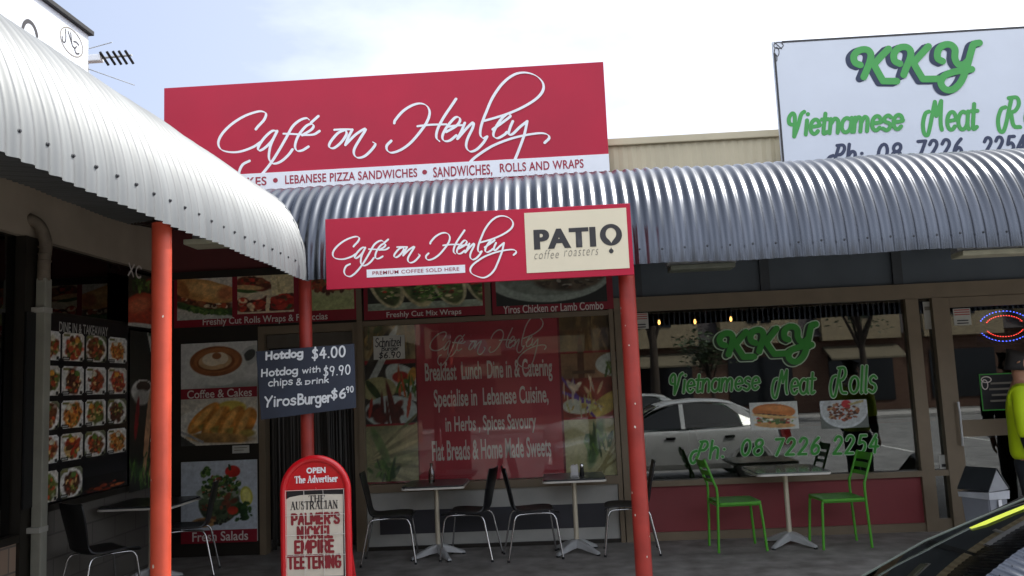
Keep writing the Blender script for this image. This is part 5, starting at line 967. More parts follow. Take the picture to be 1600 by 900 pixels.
# ================================================================== TABLES AND CHAIRS
def make_table(label, loc, top=.315, h=.735, rotz=.5, mat=None, topmat=TOP_DARK):
    t = thing('cafe_table', label, 'table', loc, 'cafe tables on the path')
    L0 = Vector(loc)
    def ob(n, bm, m, sm=False, par=None):
        bm.normal_update(); me = bpy.data.meshes.new(n); bm.to_mesh(me); bm.free()
        if sm:
            for p in me.polygons: p.use_smooth = True
            me.set_sharp_from_angle(angle=R_(40))
        return link(n, me, m, par or t)
    def plate(r, z0, z1, c=.05):
        bm = BM(); P = []
        for sx, sy, a0 in ((1, 1, 0), (-1, 1, 90), (-1, -1, 180), (1, -1, 270)): P += [(sx*(r-c)+c*math.cos(R_(a0+18*k)), sy*(r-c)+c*math.sin(R_(a0+18*k)), z0) for k in range(6)]
        prism(bm, P, (0, 0, z1-z0)); return bm
    top_o = ob('table_top', plate(top-.008, h-.012, h+.002), topmat)
    ob('edge_band', plate(top, h-.030, h-.0125), M('pale_table_edging', 'DAD6CC', rough=.4))
    bm = BM(); lathe(bm, (0, 0, 0), [(.024, .09), (.024, h-.03)], 18); ob('pedestal', bm, TUBE_BEIGE, True)
    bm = BM(); lathe(bm, (0, 0, h-.045), [(.09, .012), (.09, .016)], 18); ob('mounting_plate', bm, ALU)
    for k in range(4):
        bm = BM(); a = rotz+k*math.pi/2; d = Vector((math.cos(a), math.sin(a), 0)); s = Vector((-d.y, d.x, 0)); prev = None
        for q, zt, zb, wd in ((.018, .135, .05, .022), (.09, .118, .045, .026), (.17, .085, .030, .026), (.25, .05, .018, .022), (.285, .036, .014, .02)):
            sec = [bm.verts.new(d*q+s*e*wd+Vector((0, 0, z))) for e, z in ((-1, zb), (1, zb), (1.0, zt-.012), (.5, zt), (-.5, zt), (-1.0, zt-.012))]
            if prev: [bm.faces.new((prev[i], prev[(i+1) % 6], sec[(i+1) % 6], sec[i])) for i in range(6)]
            else: bm.faces.new(sec[::-1])
            prev = sec
        bm.faces.new(prev); arm = ob('base_arm', bm, ALU, True)
        bm = BM(); lathe(bm, d*.275, [(.018, .0), (.02, .006), (.016, .016)], 12); ob('foot', bm, BLACK, False, arm)
    return t
T1 = on(680, 858, 2, .0); T2 = on(897, 853, 2, 0); T3 = on(1233, 849, 2, 0)
TY = 8.62
tabs = [make_table('bare dark topped cafe table beside the left end of the red window poster', (on(683, 800, 1, TY).x, TY, 0), .31, .73, .52),
        make_table('dark topped cafe table with a napkin holder, left of the chipped red pole', (on(899, 800, 1, TY).x, TY, 0), .31, .745, .8),
        make_table('grey topped cafe table between the two green chairs', (on(1231, 800, 1, TY-.02).x, TY-.02, 0), .35, .74, .72, None, M('grey_glossy_table_top', '6C746E', rough=.15)),
        make_table('cafe table in the left corner half hidden by the sunlit pole', (on(236, 850, 1, 7.95).x, 7.95, 0), .35, .73, .7)]
def make_black_chair(label):
    t = thing('black_chair', label, 'chair', (0, 0, 0), 'black cafe chairs')
    prof = [(.225, .425, .19), (.20, .448, .20), (.10, .456, .205), (-.05, .450, .20), (-.14, .452, .185), (-.185, .472, .165), (-.205, .51, .152), (-.215, .56, .155), (-.235, .66, .17), (-.258, .76, .18), (-.278, .85, .178), (-.284, .872, .160)]
    def shell(seg):
        bm = BM(); rows = []; P = smooth_path([(p[0], p[1], p[2]) for p in seg], 3)
        for i, p in enumerate(P):
            d = P[min(i+1, len(P)-1)]-P[max(i-1, 0)]; nx, nz = -d.y, d.x; l = math.hypot(nx, nz); nx, nz = nx/l, nz/l; row = []
            for k in range(9):
                f = -1+2*k/8; cup = .018*f*f; row.append((bm.verts.new((p.x-nx*cup, f*p.z, p.y-nz*cup)), bm.verts.new((p.x-nx*(cup-.011), f*p.z, p.y-nz*(cup-.011)))))
            rows.append(row)
        for A, B in zip(rows, rows[1:]):
            for k in range(8): bm.faces.new((A[k][0], A[k+1][0], B[k+1][0], B[k][0])); bm.faces.new((A[k][1], B[k][1], B[k+1][1], A[k+1][1]))
            bm.faces.new((A[0][0], B[0][0], B[0][1], A[0][1])); bm.faces.new((A[8][0], A[8][1], B[8][1], B[8][0]))
        for row in (rows[0], rows[-1]):
            for k in range(8): bm.faces.new((row[k][0], row[k][1], row[k+1][1], row[k+1][0]))
        bmesh.ops.recalc_face_normals(bm, faces=bm.faces); return bm
    obj('seat', shell(prof[:7]), BLACK_SEAT, t, 50); obj('backrest', shell(prof[6:]), BLACK_SEAT, t, 50)
    for sx in (1, -1):
        for sy in (1, -1):
            bm = BM(); pts = [(0, sy*.13, .432), (sx*.10, sy*.155, .432), (sx*.165, sy*.168, .426), (sx*.195, sy*.176, .392), (sx*.21, sy*.182, .33), (sx*(.25 if sx > 0 else .275), sy*.205, .008)]
            tube(bm, smooth_path(pts, 5), .0095, 10); lg = obj('leg', bm, CHROME, t, 60)
            bm = BM(); lathe(bm, (sx*(.25 if sx > 0 else .275), sy*.205, 0), [(.013, 0), (.013, .02)], 10); f = obj('foot_cap', bm, BLACK, lg)
    return t
bc = make_black_chair('x')
def cx(px, y): return on(px, 800, 1, y).x
spots = [('black chair on the left of the bare cafe table, partly behind the newspaper board', (cx(610, 8.5), 8.5, 0), .10), ('black chair on the right of the bare cafe table', (cx(733, 8.56), 8.56, 0), math.pi-.18), ('black chair on the left of the table with the napkin holder', (cx(832, 8.5), 8.5, 0), .16),
         ('black chair on the right of the napkin holder table, partly behind the chipped pole', (cx(982, 8.55), 8.55, 0), math.pi-.05), ('black chair in the left foreground corner turned away beside the downpipe', (cx(160, 7.1), 7.1, 0), 1.0), ('black chair just right of the sunlit pole in front of the salad poster', (cx(292, 8.2), 8.2, 0), math.pi+.25)]
for i, (lab, loc, rz) in enumerate(spots):
    if i == 0: bc.location = loc; bc.rotation_euler.z = rz; bc['label'] = lab
    else: dup(bc, loc, rz, lab)
def make_green_chair(label):
    t = thing('green_chair', label, 'chair', (0, 0, 0), 'lime green metal chairs'); r = .0125
    bm = BM(); P = []
    for sx, sy, a0 in ((1, 1, 0), (-1, 1, 90), (-1, -1, 180), (1, -1, 270)): P += [(sx*.175+.03*math.cos(R_(a0+30*k)), sy*.175+.03*math.sin(R_(a0+30*k)), .452) for k in range(4)]
    prism(bm, P, (0, 0, .022)); obj('seat', bm, LIME, t)
    for sy in (1, -1):
        bm = BM(); tube(bm, smooth_path([(.17, sy*.17, .45), (.195, sy*.175, .43), (.225, sy*.195, .008)], 4), r, 10); obj('leg', bm, LIME, t, 60)
        bm = BM(); tube(bm, smooth_path([(-.235, sy*.185, .008), (-.215, sy*.185, .45), (-.215, sy*.185, .60), (-.235, sy*.18, .66), (-.305, sy*.175, .86), (-.31, sy*.16, .875)], 5), r, 10); obj('back_leg', bm, LIME, t, 60)
    for z, x, hh in ((.855, -.302, .05), (.765, -.272, .035), (.69, -.246, .025)):
        bm = BM(); rows = []
        for k in range(9):
            f = -1+2*k/8; y = f*.172; xo = x-.03*(1-f*f); rows.append([bm.verts.new(p) for p in ((xo+.004, y, z-hh), (xo-.012, y, z+hh*.4), (xo-.016, y, z+hh*.4), (xo, y, z-hh))])
        for A, B in zip(rows, rows[1:]):
            for i in range(4): bm.faces.new((A[i], B[i], B[(i+1) % 4], A[(i+1) % 4]))
        bm.faces.new(rows[0]); bm.faces.new(rows[-1][::-1]); bmesh.ops.recalc_face_normals(bm, faces=bm.faces); obj('back_slat', bm, LIME, t, 50)
    bm = BM(); tube(bm, [(-.214, -.18, .44), (-.214, .18, .44)], .009, 8); tube(bm, [(-.21, -.17, .44), (.18, -.17, .44)], .009, 8); tube(bm, [(-.21, .17, .44), (.18, .17, .44)], .009, 8); obj('seat_frame', bm, LIME, t, 60)
    return t
gc = make_green_chair('lime green metal chair on the left of the grey table'); gc.location = (cx(1150, 8.5), 8.52, 0); gc.rotation_euler.z = .06
dup(gc, (cx(1308, 8.5), 8.50, 0), math.pi+.04, 'lime green metal chair on the right of the grey table')

# things on the tables
nx_, ny_ = tabs[1].location.x, TY; zt = .7475
t = thing('napkin_holder', 'chrome napkin holder full of white napkins on the middle cafe table', 'napkin holder', (nx_+.02, ny_-.02, zt))
bm = BM(); box(bm, nx_-.03, ny_-.05, zt, nx_+.05, ny_+.03, zt+.006); box(bm, nx_-.03, ny_-.05, zt+.0061, nx_-.026, ny_+.03, zt+.10); box(bm, nx_+.046, ny_-.05, zt+.0061, nx_+.05, ny_+.03, zt+.10); obj('frame', bm, CHROME, t); bm = BM()
for k in range(6): box(bm, nx_-.02+.011*k, ny_-.045, zt+.007, nx_-.012+.011*k, ny_+.025, zt+.105+.004*(k % 3))
obj('napkins', bm, WHITE_V, t)
sx_ = nx_+.085; t = thing('pepper_shaker', 'small dark shaker with a shiny cap beside the napkin holder', 'shaker', (sx_, ny_-.03, zt))
bm = BM(); lathe(bm, (sx_, ny_-.03, zt), [(.021, 0), (.023, .02), (.018, .085)], 16); obj('body', bm, BLACK, t, 40); bm = BM(); lathe(bm, (sx_, ny_-.03, zt), [(.019, .086), (.021, .10), (.014, .118), (.004, .122)], 16); obj('cap', bm, CHROME, t, 40)
bx_ = cx(675, TY); t = thing('sauce_bottle', 'slim clear glass bottle standing on the bare cafe table', 'bottle', (bx_, TY+.05, .7325))
bm = BM(); lathe(bm, (bx_, TY+.05, .7325), [(.030, 0), (.032, .02), (.032, .10), (.014, .15), (.013, .18), (.016, .19)], 16); obj('glass_body', bm, glass('bottle_glass', (.55, .58, .5), .10), t, 40)

# ================================================================== BIN
by = 8.35; bxc = cx(1540, by); t = thing('swing_bin', 'grey bin with a peaked swing lid and white liner by the shop door', 'bin', (bxc, by, 0))
BING = M('grey_bin_plastic', '8A8E96', rough=.5, var=.06); BIND = M('dark_bin_plastic', '34383C', rough=.5)
def frustum(bm, z0, z1, a0, b0, a1, b1, ang):
    c, s = math.cos(ang), math.sin(ang); R0 = [bm.verts.new((bxc+x*c-y*s, by+x*s+y*c, z0)) for x, y in ((-a0, -b0), (a0, -b0), (a0, b0), (-a0, b0))]; R1 = [bm.verts.new((bxc+x*c-y*s, by+x*s+y*c, z1)) for x, y in ((-a1, -b1), (a1, -b1), (a1, b1), (-a1, b1))]
    for i in range(4): bm.faces.new((R0[i], R0[(i+1) % 4], R1[(i+1) % 4], R1[i]))
    bm.faces.new(R0[::-1]); bm.faces.new(R1); return bm
ang = .55; bm = BM(); frustum(bm, .002, .47, .12, .12, .145, .14, ang); bmesh.ops.bevel(bm, geom=bm.edges[:], offset=.01, segments=2, affect='EDGES'); obj('body', bm, BING, t)
bm = BM(); rim = frustum(bm, .43, .50, .155, .15, .16, .155, ang)
for v in bm.verts: v.co.z += random.uniform(-.02, .01)
obj('liner_flap', bm, M('white_bin_liner', 'C8CCD2', rough=.35), t)
c, s = math.cos(ang), math.sin(ang); W = lambda x, y, z: Vector((bxc+x*c-y*s, by+x*s+y*c, z))
bm = BM()
for y in (-.15, .138): prism(bm, [W(-.155, y, .503), W(.155, y, .503), W(.0, y, .69)], W(0, .012, 0)-W(0, 0, 0))
obj('lid_gable', bm, M('pale_bin_lid', '96999E', rough=.5), t)
bm = BM()
for sg in (-1, 1): prism(bm, [W(sg*.16, -.155, .508), W(sg*.16, .155, .508), W(sg*.004, .155, .698), W(sg*.004, -.155, .698)], (0, 0, .012))
obj('swing_flap', bm, BIND, t)
bm = BM(); prism(bm, [W(-.025, -.150, .33), W(.025, -.150, .33), W(.025, -.146, .42), W(-.025, -.146, .42)], W(0, -.006, 0)-W(0, 0, 0)); obj('sticker', bm, WHITE_V, t)

# ================================================================== PERSON at the right edge
def skin_mesh(name, verts, edges, radii, root, mat, parent, sub=2):
    me = bpy.data.meshes.new(name); me.from_pydata([tuple(v) for v in verts], edges, []); o = bpy.data.objects.new(name, me); COL.objects.link(o)
    m = o.modifiers.new('skin', 'SKIN'); m.use_smooth_shade = True
    for i, r in enumerate(radii): me.skin_vertices[0].data[i].radius = r if isinstance(r, tuple) else (r, r)
    me.skin_vertices[0].data[root].use_root = True
    s = o.modifiers.new('sub', 'SUBSURF'); s.levels = s.render_levels = sub
    dg = bpy.context.evaluated_depsgraph_get(); dg.update(); nm = bpy.data.meshes.new_from_object(o.evaluated_get(dg)); bpy.data.objects.remove(o); bpy.data.meshes.remove(me); nm.name = name; nm.materials.clear()
    for p in nm.polygons: p.use_smooth = True
    return link(name, nm, mat, parent)
SKIN = M('skin', 'A87A60', rough=.5, var=.05); HAIR = M('dark_hair', '1C1714', rough=.7, var=.2); HIVIS = M('hi_vis_yellow', 'B8D400', rough=.7, var=.08, bump=.15, bscale=25); NAVYC = M('dark_navy_cloth', '14181E', rough=.85, var=.12)
def make_person(label, loc, rz, TOPM):
    per = thing('person', label, 'person', loc); per.rotation_euler.z = rz
    # body frame: x = sideways, y = facing, z up
    arms = lambda s: [(.19*s, 0, 1.44), (.235*s, -.01, 1.18), (.245*s, .05, .93), (.243*s, .07, .86)]
    V = [(0, 0, .95), (0, 0, 1.12), (0, .0, 1.30), (0, -.01, 1.44), (0, .0, 1.53), (0, .01, 1.60), (0, .015, 1.68), (0, .01, 1.76), (.10, 0, .90), (.105, .01, .50), (.11, -.02, .10), (.11, .09, .05), (-.10, 0, .90), (-.105, .01, .50), (-.11, -.02, .10), (-.11, .09, .05)]
    Rr = [(.15, .11), (.13, .10), (.15, .11), (.12, .09), (.055, .055), (.07, .085), (.078, .098), (.06, .075), .09, .06, .045, .04, .09, .06, .045, .04]
    E_ = [(0, 1), (1, 2), (2, 3), (3, 4), (4, 5), (5, 6), (6, 7), (0, 8), (8, 9), (9, 10), (10, 11), (0, 12), (12, 13), (13, 14), (14, 15)]
    for s in (1, -1):
        b = len(V); A = arms(s); V += A; Rr += [.062, .045, .032, .03]; E_ += [(3, b), (b, b+1), (b+1, b+2), (b+2, b+3)]
        pb = len(V); V += [(.243*s, .085, .80)]; Rr += [(.024, .04)]; E_ += [(b+3, pb)]
        for k, (dx_, ln) in enumerate(((.032, .055), (.012, .065), (-.010, .06), (-.03, .045))):
            f = len(V); V += [(.243*s+.004*s, .085+dx_, .765), (.238*s, .088+dx_, .765-ln*.6), (.222*s, .092+dx_, .765-ln)]; Rr += [.010, .009, .008]; E_ += [(pb, f), (f, f+1), (f+1, f+2)]
        f = len(V); V += [(.225*s, .115, .80), (.215*s, .125, .76)]; Rr += [.012, .010]; E_ += [(pb, f), (f, f+1)]
    # nose, ears
    f = len(V); V += [(0, .115, 1.665)]; Rr += [.016]; E_ += [(6, f)]
    skin_mesh('body', V, E_, Rr, 0, SKIN, per)
    jv = [(0, 0, .86), (0, 0, 1.0), (0, 0, 1.15), (0, 0, 1.30), (0, -.01, 1.44), (0, .0, 1.525)]; jr = [(.205, .15), (.205, .15), (.195, .145), (.205, .15), (.165, .125), (.085, .085)]; je = [(0, 1), (1, 2), (2, 3), (3, 4), (4, 5)]
    for s in (1, -1): b = len(jv); jv += [(.205*s, 0, 1.44), (.245*s, -.01, 1.28), (.25*s, 0, 1.14), (.252*s, .01, 1.08)]; jr += [.085, .078, .074, .074]; je += [(4, b), (b, b+1), (b+1, b+2), (b+2, b+3)]
    skin_mesh('jacket', jv, je, jr, 0, TOPM, per)
    for s in (1, -1): skin_mesh('sleeve', [(.25*s, .0, 1.13), (.248*s, .02, 1.0), (.247*s, .055, .885)], [(0, 1), (1, 2)], [.066, .058, .048], 0, NAVYC, per)
    tv = [(0, 0, .96), (0, 0, .88)] ; tr_ = [(.18, .135), (.165, .13)]; te = [(0, 1)]
    for s in (1, -1): b = len(tv); tv += [(.10*s, 0, .78), (.105*s, .01, .50), (.11*s, -.01, .10)]; tr_ += [.105, .082, .075]; te += [(1, b), (b, b+1), (b+1, b+2)]
    skin_mesh('trousers', tv, te, tr_, 0, NAVYC, per)
    for s in (1, -1): skin_mesh('shoe', [(.11*s, -.05, .055), (.11*s, .03, .06), (.11*s, .16, .045)], [(0, 1), (1, 2)], [(.05, .05), (.055, .055), (.045, .04)], 0, BLACK, per)
    skin_mesh('hair', [(0, -.035, 1.70), (0, -.012, 1.772), (0, -.04, 1.63)], [(0, 1), (0, 2)], [(.086, .075), (.066, .078), (.07, .055)], 0, HAIR, per)
    for s in (1, -1): skin_mesh('ear', [(.082*s, .0, 1.675), (.084*s, -.008, 1.69)], [(0, 1)], [(.012, .02), (.010, .018)], 0, SKIN, per, 1)
    for s in (1, -1):
        bm = BM(); bmesh.ops.create_uvsphere(bm, u_segments=10, v_segments=8, radius=.011, matrix=Matrix.Translation((.03*s, .098, 1.695))); me = bpy.data.meshes.new('eye'); bm.to_mesh(me); bm.free(); link('eye', me, M('eye_white', 'B0ACA6', rough=.3), per)
    bm = BM(); box(bm, -.026, .098, 1.618, .026, .108, 1.628, .003); me = bpy.data.meshes.new('mouth'); bm.to_mesh(me); bm.free(); link('mouth', me, M('lips', '7A463C', rough=.5), per)
    bm = BM(); lathe(bm, (.247, .06, .872), [(.05, 0), (.05, .008)], 16); lathe(bm, (-.247, .06, .872), [(.05, 0), (.05, .008)], 16); me = bpy.data.meshes.new('cuff_trim'); bm.to_mesh(me); bm.free(); link('cuff_trim', me, WHITE_V, per)
    return per
make_person('person in a yellow high visibility jacket standing at the right edge near the bin', (on(1596, 600, 1, 7.15).x, 7.15, 0), R_(-118), HIVIS)
make_person('person in dark clothes at the shop door, mirrored as a dark figure in its glass', (5.06, 8.5, 0), R_(14), NAVYC)

# ================================================================== SILVER CAR parked along the kerb (only its windscreen reaches the frame; the rest shows in the shop window)
SILVER = M('silver_car_paint', 'CACCCC', rough=.3, metal=.25, var=.0, vscale=.5, coat=.6); CARGL = glass('green_car_glass', (.48, .66, .53), .24); SIDEGL = glass('dark_side_glass', (.10, .13, .12), .05, .12); RUB = M('black_rubber', '08080A', rough=.8, spec=.1); TYRE = M('tyre_rubber', '161616', rough=.85, bump=.2)
def make_car(label, loc, paint):
    """own frame: x from nose (0) to tail (4.1), y across, z up from the road"""
    t = thing('parked_car', label, 'car', loc, 'parked cars'); HW = .84
    def ob(n, bm, m, sm=35, par=None):
        bm.normal_update(); me = bpy.data.meshes.new(n); bm.to_mesh(me); bm.free()
        for p in me.polygons: p.use_smooth = True
        me.set_sharp_from_angle(angle=R_(sm)); return link(n, me, m, par or t)
    prof = [(0, .48, .66), (.06, .66, .74), (.3, .735, .82), (.8, .83, .84), (1.10, .905, .845), (1.6, .915, .85), (2.4, .93, .85), (3.2, .95, .84), (3.62, .965, .82), (3.95, .95, .77), (4.07, .90, .72), (4.11, .62, .70)]
    bm = BM(); rows = []
    for x, zt, hw in prof:
        zb = .24 if .1 < x < 4.0 else .32; row = []
        for y, z in ((-hw*.86, zb), (-hw*.98, zb+.1), (-hw, .55 if zt > .6 else .45), (-hw*.985, zt-.10), (-hw*.93, zt-.02), (-hw*.6, zt+.012), (0, zt+.02), (hw*.6, zt+.012), (hw*.93, zt-.02), (hw*.985, zt-.10), (hw, .55 if zt > .6 else .45), (hw*.98, zb+.1), (hw*.86, zb)): row.append(bm.verts.new((x, y, z)))
        rows.append(row)
    for A, B in zip(rows, rows[1:]):
        for k in range(12): bm.faces.new((A[k], A[k+1], B[k+1], B[k]))
        bm.faces.new((A[12], A[0], B[0], B[12]))
    bm.faces.new(rows[0]); bm.faces.new(rows[-1][::-1]); bmesh.ops.recalc_face_normals(bm, faces=bm.faces); ob('body', bm, paint)
    # roof
    rp = [(1.86, 1.325, .555), (2.05, 1.385, .57), (2.5, 1.415, .58), (2.95, 1.395, .565), (3.2, 1.345, .55)]
    bm = BM(); rows = [[bm.verts.new((x, hw*f, z-.035*f*f+dz)) for f, dz in ((-1, 0), (-.9, .006), (-.5, .012), (0, .014), (.5, .012), (.9, .006), (1, 0), (.9, -.025), (0, -.02), (-.9, -.025))] for x, z, hw in rp]
    for A, B in zip(rows, rows[1:]):
        for k in range(10): bm.faces.new((A[k], A[(k+1) % 10], B[(k+1) % 10], B[k]))
    bm.faces.new(rows[0]); bm.faces.new(rows[-1][::-1]); bmesh.ops.recalc_face_normals(bm, faces=bm.faces); ob('roof', bm, paint)
    # windscreen and rear screen, gently curved
    def screen(b, tp, name):
        bm = BM(); rows = []
        for i in range(7):
            f = i/6; row = []
            for k in range(13):
                g = -1+2*k/12; hw = b[2]*(1-f)+tp[2]*f; x = b[0]*(1-f)+tp[0]*f; z = b[1]*(1-f)+tp[1]*f+.03*math.sin(math.pi*f); s = 1 if name == 'windscreen' else -1
                row.append(bm.verts.new((x+s*.06*g*g*(1-.3*f), hw*g, z-.004*g*g)))
            rows.append(row)
        for A, B in zip(rows, rows[1:]):
            for k in range(12): bm.faces.new((A[k], A[k+1], B[k+1], B[k]))
        return ob(name, bm, CARGL), rows
    ws, _ = screen((1.02, .915, .70), (1.83, 1.318, .56), 'windscreen'); screen((3.70, .965, .66), (3.22, 1.335, .545), 'rear_screen')
    for s in (1, -1):
        bm = BM(); tube(bm, [(1.09, s*.712, .905), (1.50, s*.645, 1.125), (1.90, s*.566, 1.318)], .024, 8); ob('windscreen_seal', bm, RUB); bm = BM(); tube(bm, [(1.05, s*.668, .922), (1.46, s*.60, 1.155), (1.85, s*.525, 1.325)], .004, 6); ob('trim_strip', bm, M('pale_trim_strip', '4C544C', rough=.5))
        bm = BM(); tube(bm, smooth_path([(1.12, s*.74, .895), (1.53, s*.675, 1.12), (1.94, s*.59, 1.315), (2.5, s*.60, 1.375), (3.0, s*.59, 1.345), (3.35, s*.62, 1.22), (3.68, s*.70, .99)], 5), [.0025]*9+[.022]*22, 8); ob('roof_rail', bm, paint)
        for pts in (((1.22, .74, .925), (1.62, .672, 1.125), (2.0, .60, 1.29), (2.22, .603, 1.345), (2.22, .80, .935)), ((2.30, .80, .936), (2.30, .603, 1.348), (2.65, .60, 1.352), (2.98, .605, 1.30), (3.2, .66, 1.14), (3.24, .79, .945))):
            bm = BM(); prism(bm, [(x, s*y, z) for x, y, z in pts], (0, s*.008, 0)); ob('side_window', bm, SIDEGL)
        bm = BM(); prism(bm, [(3.27, s*.785, .95), (3.23, s*.66, 1.14), (3.02, s*.60, 1.31), (3.2, s*.60, 1.32), (3.62, s*.70, .97)], (0, s*.012, 0)); ob('rear_pillar', bm, paint)
        bm = BM(); prism(bm, [(2.225, s*.80, .93), (2.295, s*.80, .93), (2.295, s*.606, 1.345), (2.225, s*.606, 1.342)], (0, s*.012, 0)); ob('centre_pillar', bm, paint)
        for x in (1.95, 2.95): bm = BM(); box(bm, x, s*.842-.012, .76, x+.16, s*.842+.018, .80, .006); ob('door_handle', bm, RUB)
        bm = BM(); prism(bm, [(3.93, s*.77, .60), (4.085, s*.72, .60), (4.06, s*.715, .90), (3.88, s*.755, .90)], (0, s*.035, 0)); ob('tail_light', bm, M('red_tail_lens', '7A1010', rough=.2))
        bm = BM(); prism(bm, [(.02, s*.45, .53), (.10, s*.70, .54), (.22, s*.76, .70), (.06, s*.45, .66)], (-.03, s*.02, 0)); ob('headlight', bm, M('clear_lamp_lens', 'B8BCC0', rough=.1))
        if s < 0: bm = BM(); box(bm, 1.30, s*.78-.09 if s > 0 else s*.78-.06, .93, 1.42, s*.78+.06 if s > 0 else s*.78+.09, 1.06, .03); ob('door_mirror', bm, paint)
        for x in (.80, 3.37):
            wh = bpy.data.objects.new('wheel', None); COL.objects.link(wh); wh.parent = t
            def wcyl(pr, n): 
                bm = BM(); lathe(bm, (0, 0, 0), pr, 28); bmesh.ops.transform(bm, matrix=Matrix.Translation((x, s*.80, .305)) @ Matrix.Rotation(R_(90)*(-s), 4, 'X'), verts=bm.verts); return bm
            bpy.data.objects.remove(wh)
            tyre = ob('wheel', wcyl([(.19, -.09), (.285, -.085), (.305, -.06), (.305, .03), (.285, .055), (.20, .06)], 28), TYRE)
            ob('rim', wcyl([(.195, .05), (.19, .062), (.15, .045), (.05, .06), (.02, .062)], 28), ALU, 35, tyre)
            bm = BM()
            pts = [(x+.36*math.cos(a), s*.852, .305+.36*math.sin(a)) for a in [R_(-8+196*k/14) for k in range(15)]]; tube(bm, pts, .016, 8); ob('wheel_arch', bm, paint)
    bm = BM(); box(bm, .95, -.66, .80, 1.9, .66, .86, .02); ob('dashboard', bm, M('grey_green_dashboard', '8FA394', rough=.8, bump=.2))
    bm = BM(); box(bm, 1.6, -.62, .5, 2.9, .62, .62, .03)
    for y in (-.36, .36): box(bm, 2.15, y-.22, .621, 2.35, y+.22, 1.12, .05); box(bm, 2.17, y-.11, 1.125, 2.29, y+.11, 1.27, .03)
    ob('seats', bm, M('grey_car_seat', '6A6E6A', rough=.9))
    bm = BM(); tube(bm, [(1.02, -.55, .915), (1.10, .05, .93)], .008, 6); tube(bm, [(1.04, .02, .918), (1.13, .6, .93)], .008, 6); ob('wiper', bm, RUB)
    bm = BM(); box(bm, 3.58, -.55, 1.0, 3.78, .55, 1.03, .01); ob('boot_spoiler', bm, paint)
    return t
CAR_LOC = (-.09, 2.75, -.13)
car = make_car('silver car parked along the kerb, only its tinted windscreen in view at the lower right', CAR_LOC, SILVER)
YEL = M('yellow_label_print', 'A6B226', rough=.5, var=.05)
def glass_pt(f, g, off=.004):
    b, tp = (1.02, .915, .70), (1.83, 1.318, .56); hw = b[2]*(1-f)+tp[2]*f
    return Vector((b[0]*(1-f)+tp[0]*f+.06*g*g*(1-.3*f), hw*g, b[1]*(1-f)+tp[1]*f+.03*math.sin(math.pi*f)-.004*g*g))+Vector((-.446, 0, .895))*off
bm = BM(); F0, F1, G0, G1 = .67, .99, .79, .872; rows = [[bm.verts.new(glass_pt(F0+(F1-F0)*i/8+(.05 if k == 0 else 0), G0+(G1-G0)*k/2)+Vector(CAR_LOC)) for k in range(3)] for i in range(9)]
for A, B in zip(rows, rows[1:]):
    for k in range(2): bm.faces.new((A[k], B[k], B[k+1], A[k+1]))
obj('registration_label', bm, YEL, car)
dup(car, (-.3, -4.6, -.13), .06, 'silver car parked in the bays behind, seen only mirrored in the shop window')

# ================================================================== ACROSS THE CAR PARK (seen mirrored in the shop windows)
opp = thing('gabled_building', 'row of cream gables over a brown brick ground floor across the car park', 'building', (0, -20, 0)); OY = -20.0
CREAMW = M('cream_render', '94866C', rough=.8, var=.1); OROOF = M('dark_tiled_roof', '3A3436', rough=.8, var=.2); BRW = brick('brown_brick', '5E4436', '54392C', '6A5C50', 1.2, 'XZ'); DARKGL = M('dark_window_pane', '12161A', rough=.1)
bm = BM(); box(bm, -30, OY-6, -.12, 34, OY, 3.2); obj('wall', bm, BRW, opp)
bm = BM(); prism(bm, [(-30.4, OY+.4, 3.2), (-30.4, OY-6.4, 3.2), (-30.4, OY-3, 6.3)], (64.8, 0, 0)); obj('roof', bm, OROOF, opp)
for k in range(14):
    x = -26+4.4*k; bm = BM(); prism(bm, [(x-1.7, OY+.45, 3.0), (x+1.7, OY+.45, 3.0), (x+1.7, OY+.45, 4.5), (x+.5, OY+.45, 6.2), (x-.5, OY+.45, 6.2), (x-1.7, OY+.45, 4.5)], (0, -3, 0)); g = obj('gable', bm, CREAMW, opp)
    for e in (-.3, .3):
        bm = BM(); box(bm, x+e-.22, OY+.452, 3.9, x+e+.22, OY+.49, 5.3); obj('gable_window', bm, DARKGL, g)
    bm = BM(); box(bm, x-1.4, OY+.001, .3, x+1.4, OY+.05, 2.4); obj('shop_window', bm, DARKGL, opp)
    if k % 2: bm = BM(); prism(bm, [(x-1.6, OY+.06, 2.75), (x-1.6, OY+1.2, 2.2), (x-1.6, OY+1.2, 2.12), (x-1.6, OY+.06, 2.6)], (3.2, 0, 0)); obj('awning', bm, M('faded_awning_canvas', '6E6654', rough=.9), opp)
BARK = M('dark_bark', '3A3028', rough=.9, var=.3, bump=.6, bscale=30); LEAFM = M('deep_green_leaves', (.05, .085, .03), rough=.6, var=.5, vscale=1.5)
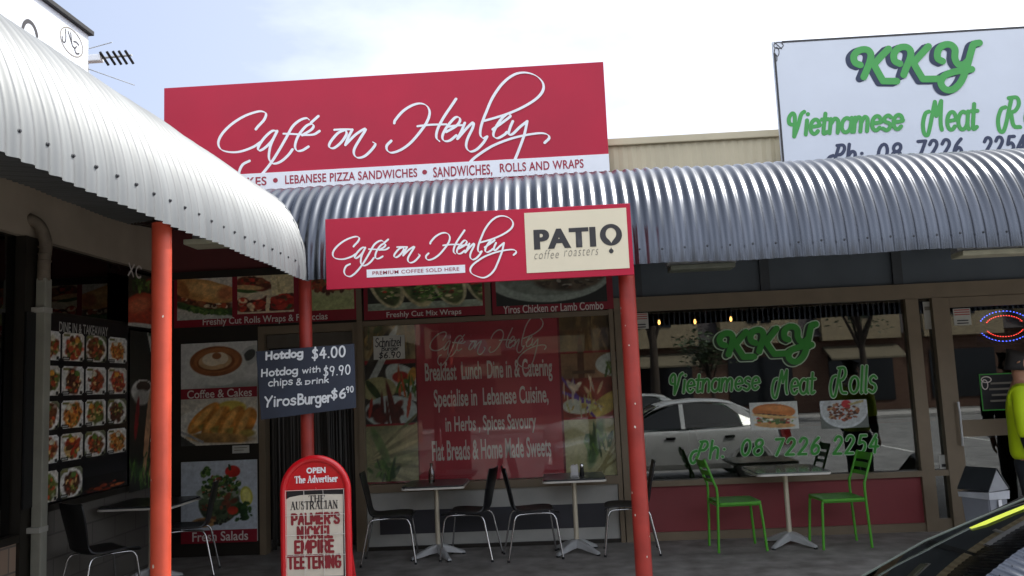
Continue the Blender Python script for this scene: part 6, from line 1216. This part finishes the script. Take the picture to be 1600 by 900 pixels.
def tree(label, x, y, h, r, seed, n):
    rr = random.Random(seed); t = thing('street_tree', label, 'tree', (x, y, -.13), 'trees in the car park')
    bm = BM(); top = Vector((x+rr.uniform(-.2, .2), y, h*.62)); tube(bm, smooth_path([(x, y, -.13), (x+.05, y, h*.3), top], 4), [.16*h/6*(1-.5*i/8) for i in range(9)], 9); tips = []
    for k in range(7):
        a = k*.9+rr.random(); e = top+Vector((math.cos(a)*r*.75, math.sin(a)*r*.75, rr.uniform(.0, .38)*h)); st = Vector((x, y, h*rr.uniform(.36, .6))); md = st.lerp(e, .5)+Vector((0, 0, .25)); tube(bm, smooth_path([st, md, e], 4), [.06*h/6*(1-.75*i/8) for i in range(9)], 6); tips += [e, md, e.lerp(md, .5)]
    obj('trunk', bm, BARK, t, 60); bm = BM()
    cl = [p+Vector((rr.gauss(0, .35), rr.gauss(0, .35), rr.gauss(.1, .3)))*r*.5 for p in tips for _ in range(2)]
    for _ in range(n):
        c = rr.choice(cl); p = c+Vector((rr.gauss(0, .2), rr.gauss(0, .2), rr.gauss(0, .16)))*r; s = rr.uniform(.05, .11); q = Matrix.Rotation(rr.random()*6.28, 3, 'Z') @ Matrix.Rotation(rr.uniform(-1, 1), 3, 'X')
        bm.faces.new([bm.verts.new(p+q @ Vector(v)*s) for v in ((-1, 0, 0), (0, -.5, .1), (1, 0, 0), (0, .5, .1))])
    obj('crown', bm, LEAFM, t)
tree('largest thick trunked tree in the car park, mirrored at the left of the shop window', 2.9, -6.6, 6.4, 2.0, 5, 2600)
tree('small young tree in the car park, mirrored below the window letters', 5.0, -9.0, 3.4, .9, 8, 1100)
tree('tree in the car park mirrored at the right of the shop window', 11.0, -12.5, 6.0, 1.9, 12, 2200)

# distant belt of trees beyond the gabled row
bm = BM(); rr = random.Random(3)
for k in range(5200):
    x = rr.uniform(-60, 80); hgt = 9.5+3.5*math.sin(x*.21)+2*math.sin(x*.53+1)+1.2*math.sin(x*1.3); z = hgt*math.sqrt(rr.random()); y = -34+rr.uniform(-3, 3); sz = rr.uniform(.3, .8)
    q = Matrix.Rotation(rr.random()*6.28, 3, 'Z') @ Matrix.Rotation(rr.uniform(-1.4, 1.4), 3, 'X'); p = Vector((x, y, z))
    bm.faces.new([bm.verts.new(p+q @ Vector(v)*sz) for v in ((-1, 0, 0), (0, -.7, .1), (1, 0, 0), (0, .7, .1))])
wd = obj('far_woodland', bm, LEAFM); tag(wd, 'dark belt of far trees beyond the gabled row', 'woodland'); wd['kind'] = 'stuff'
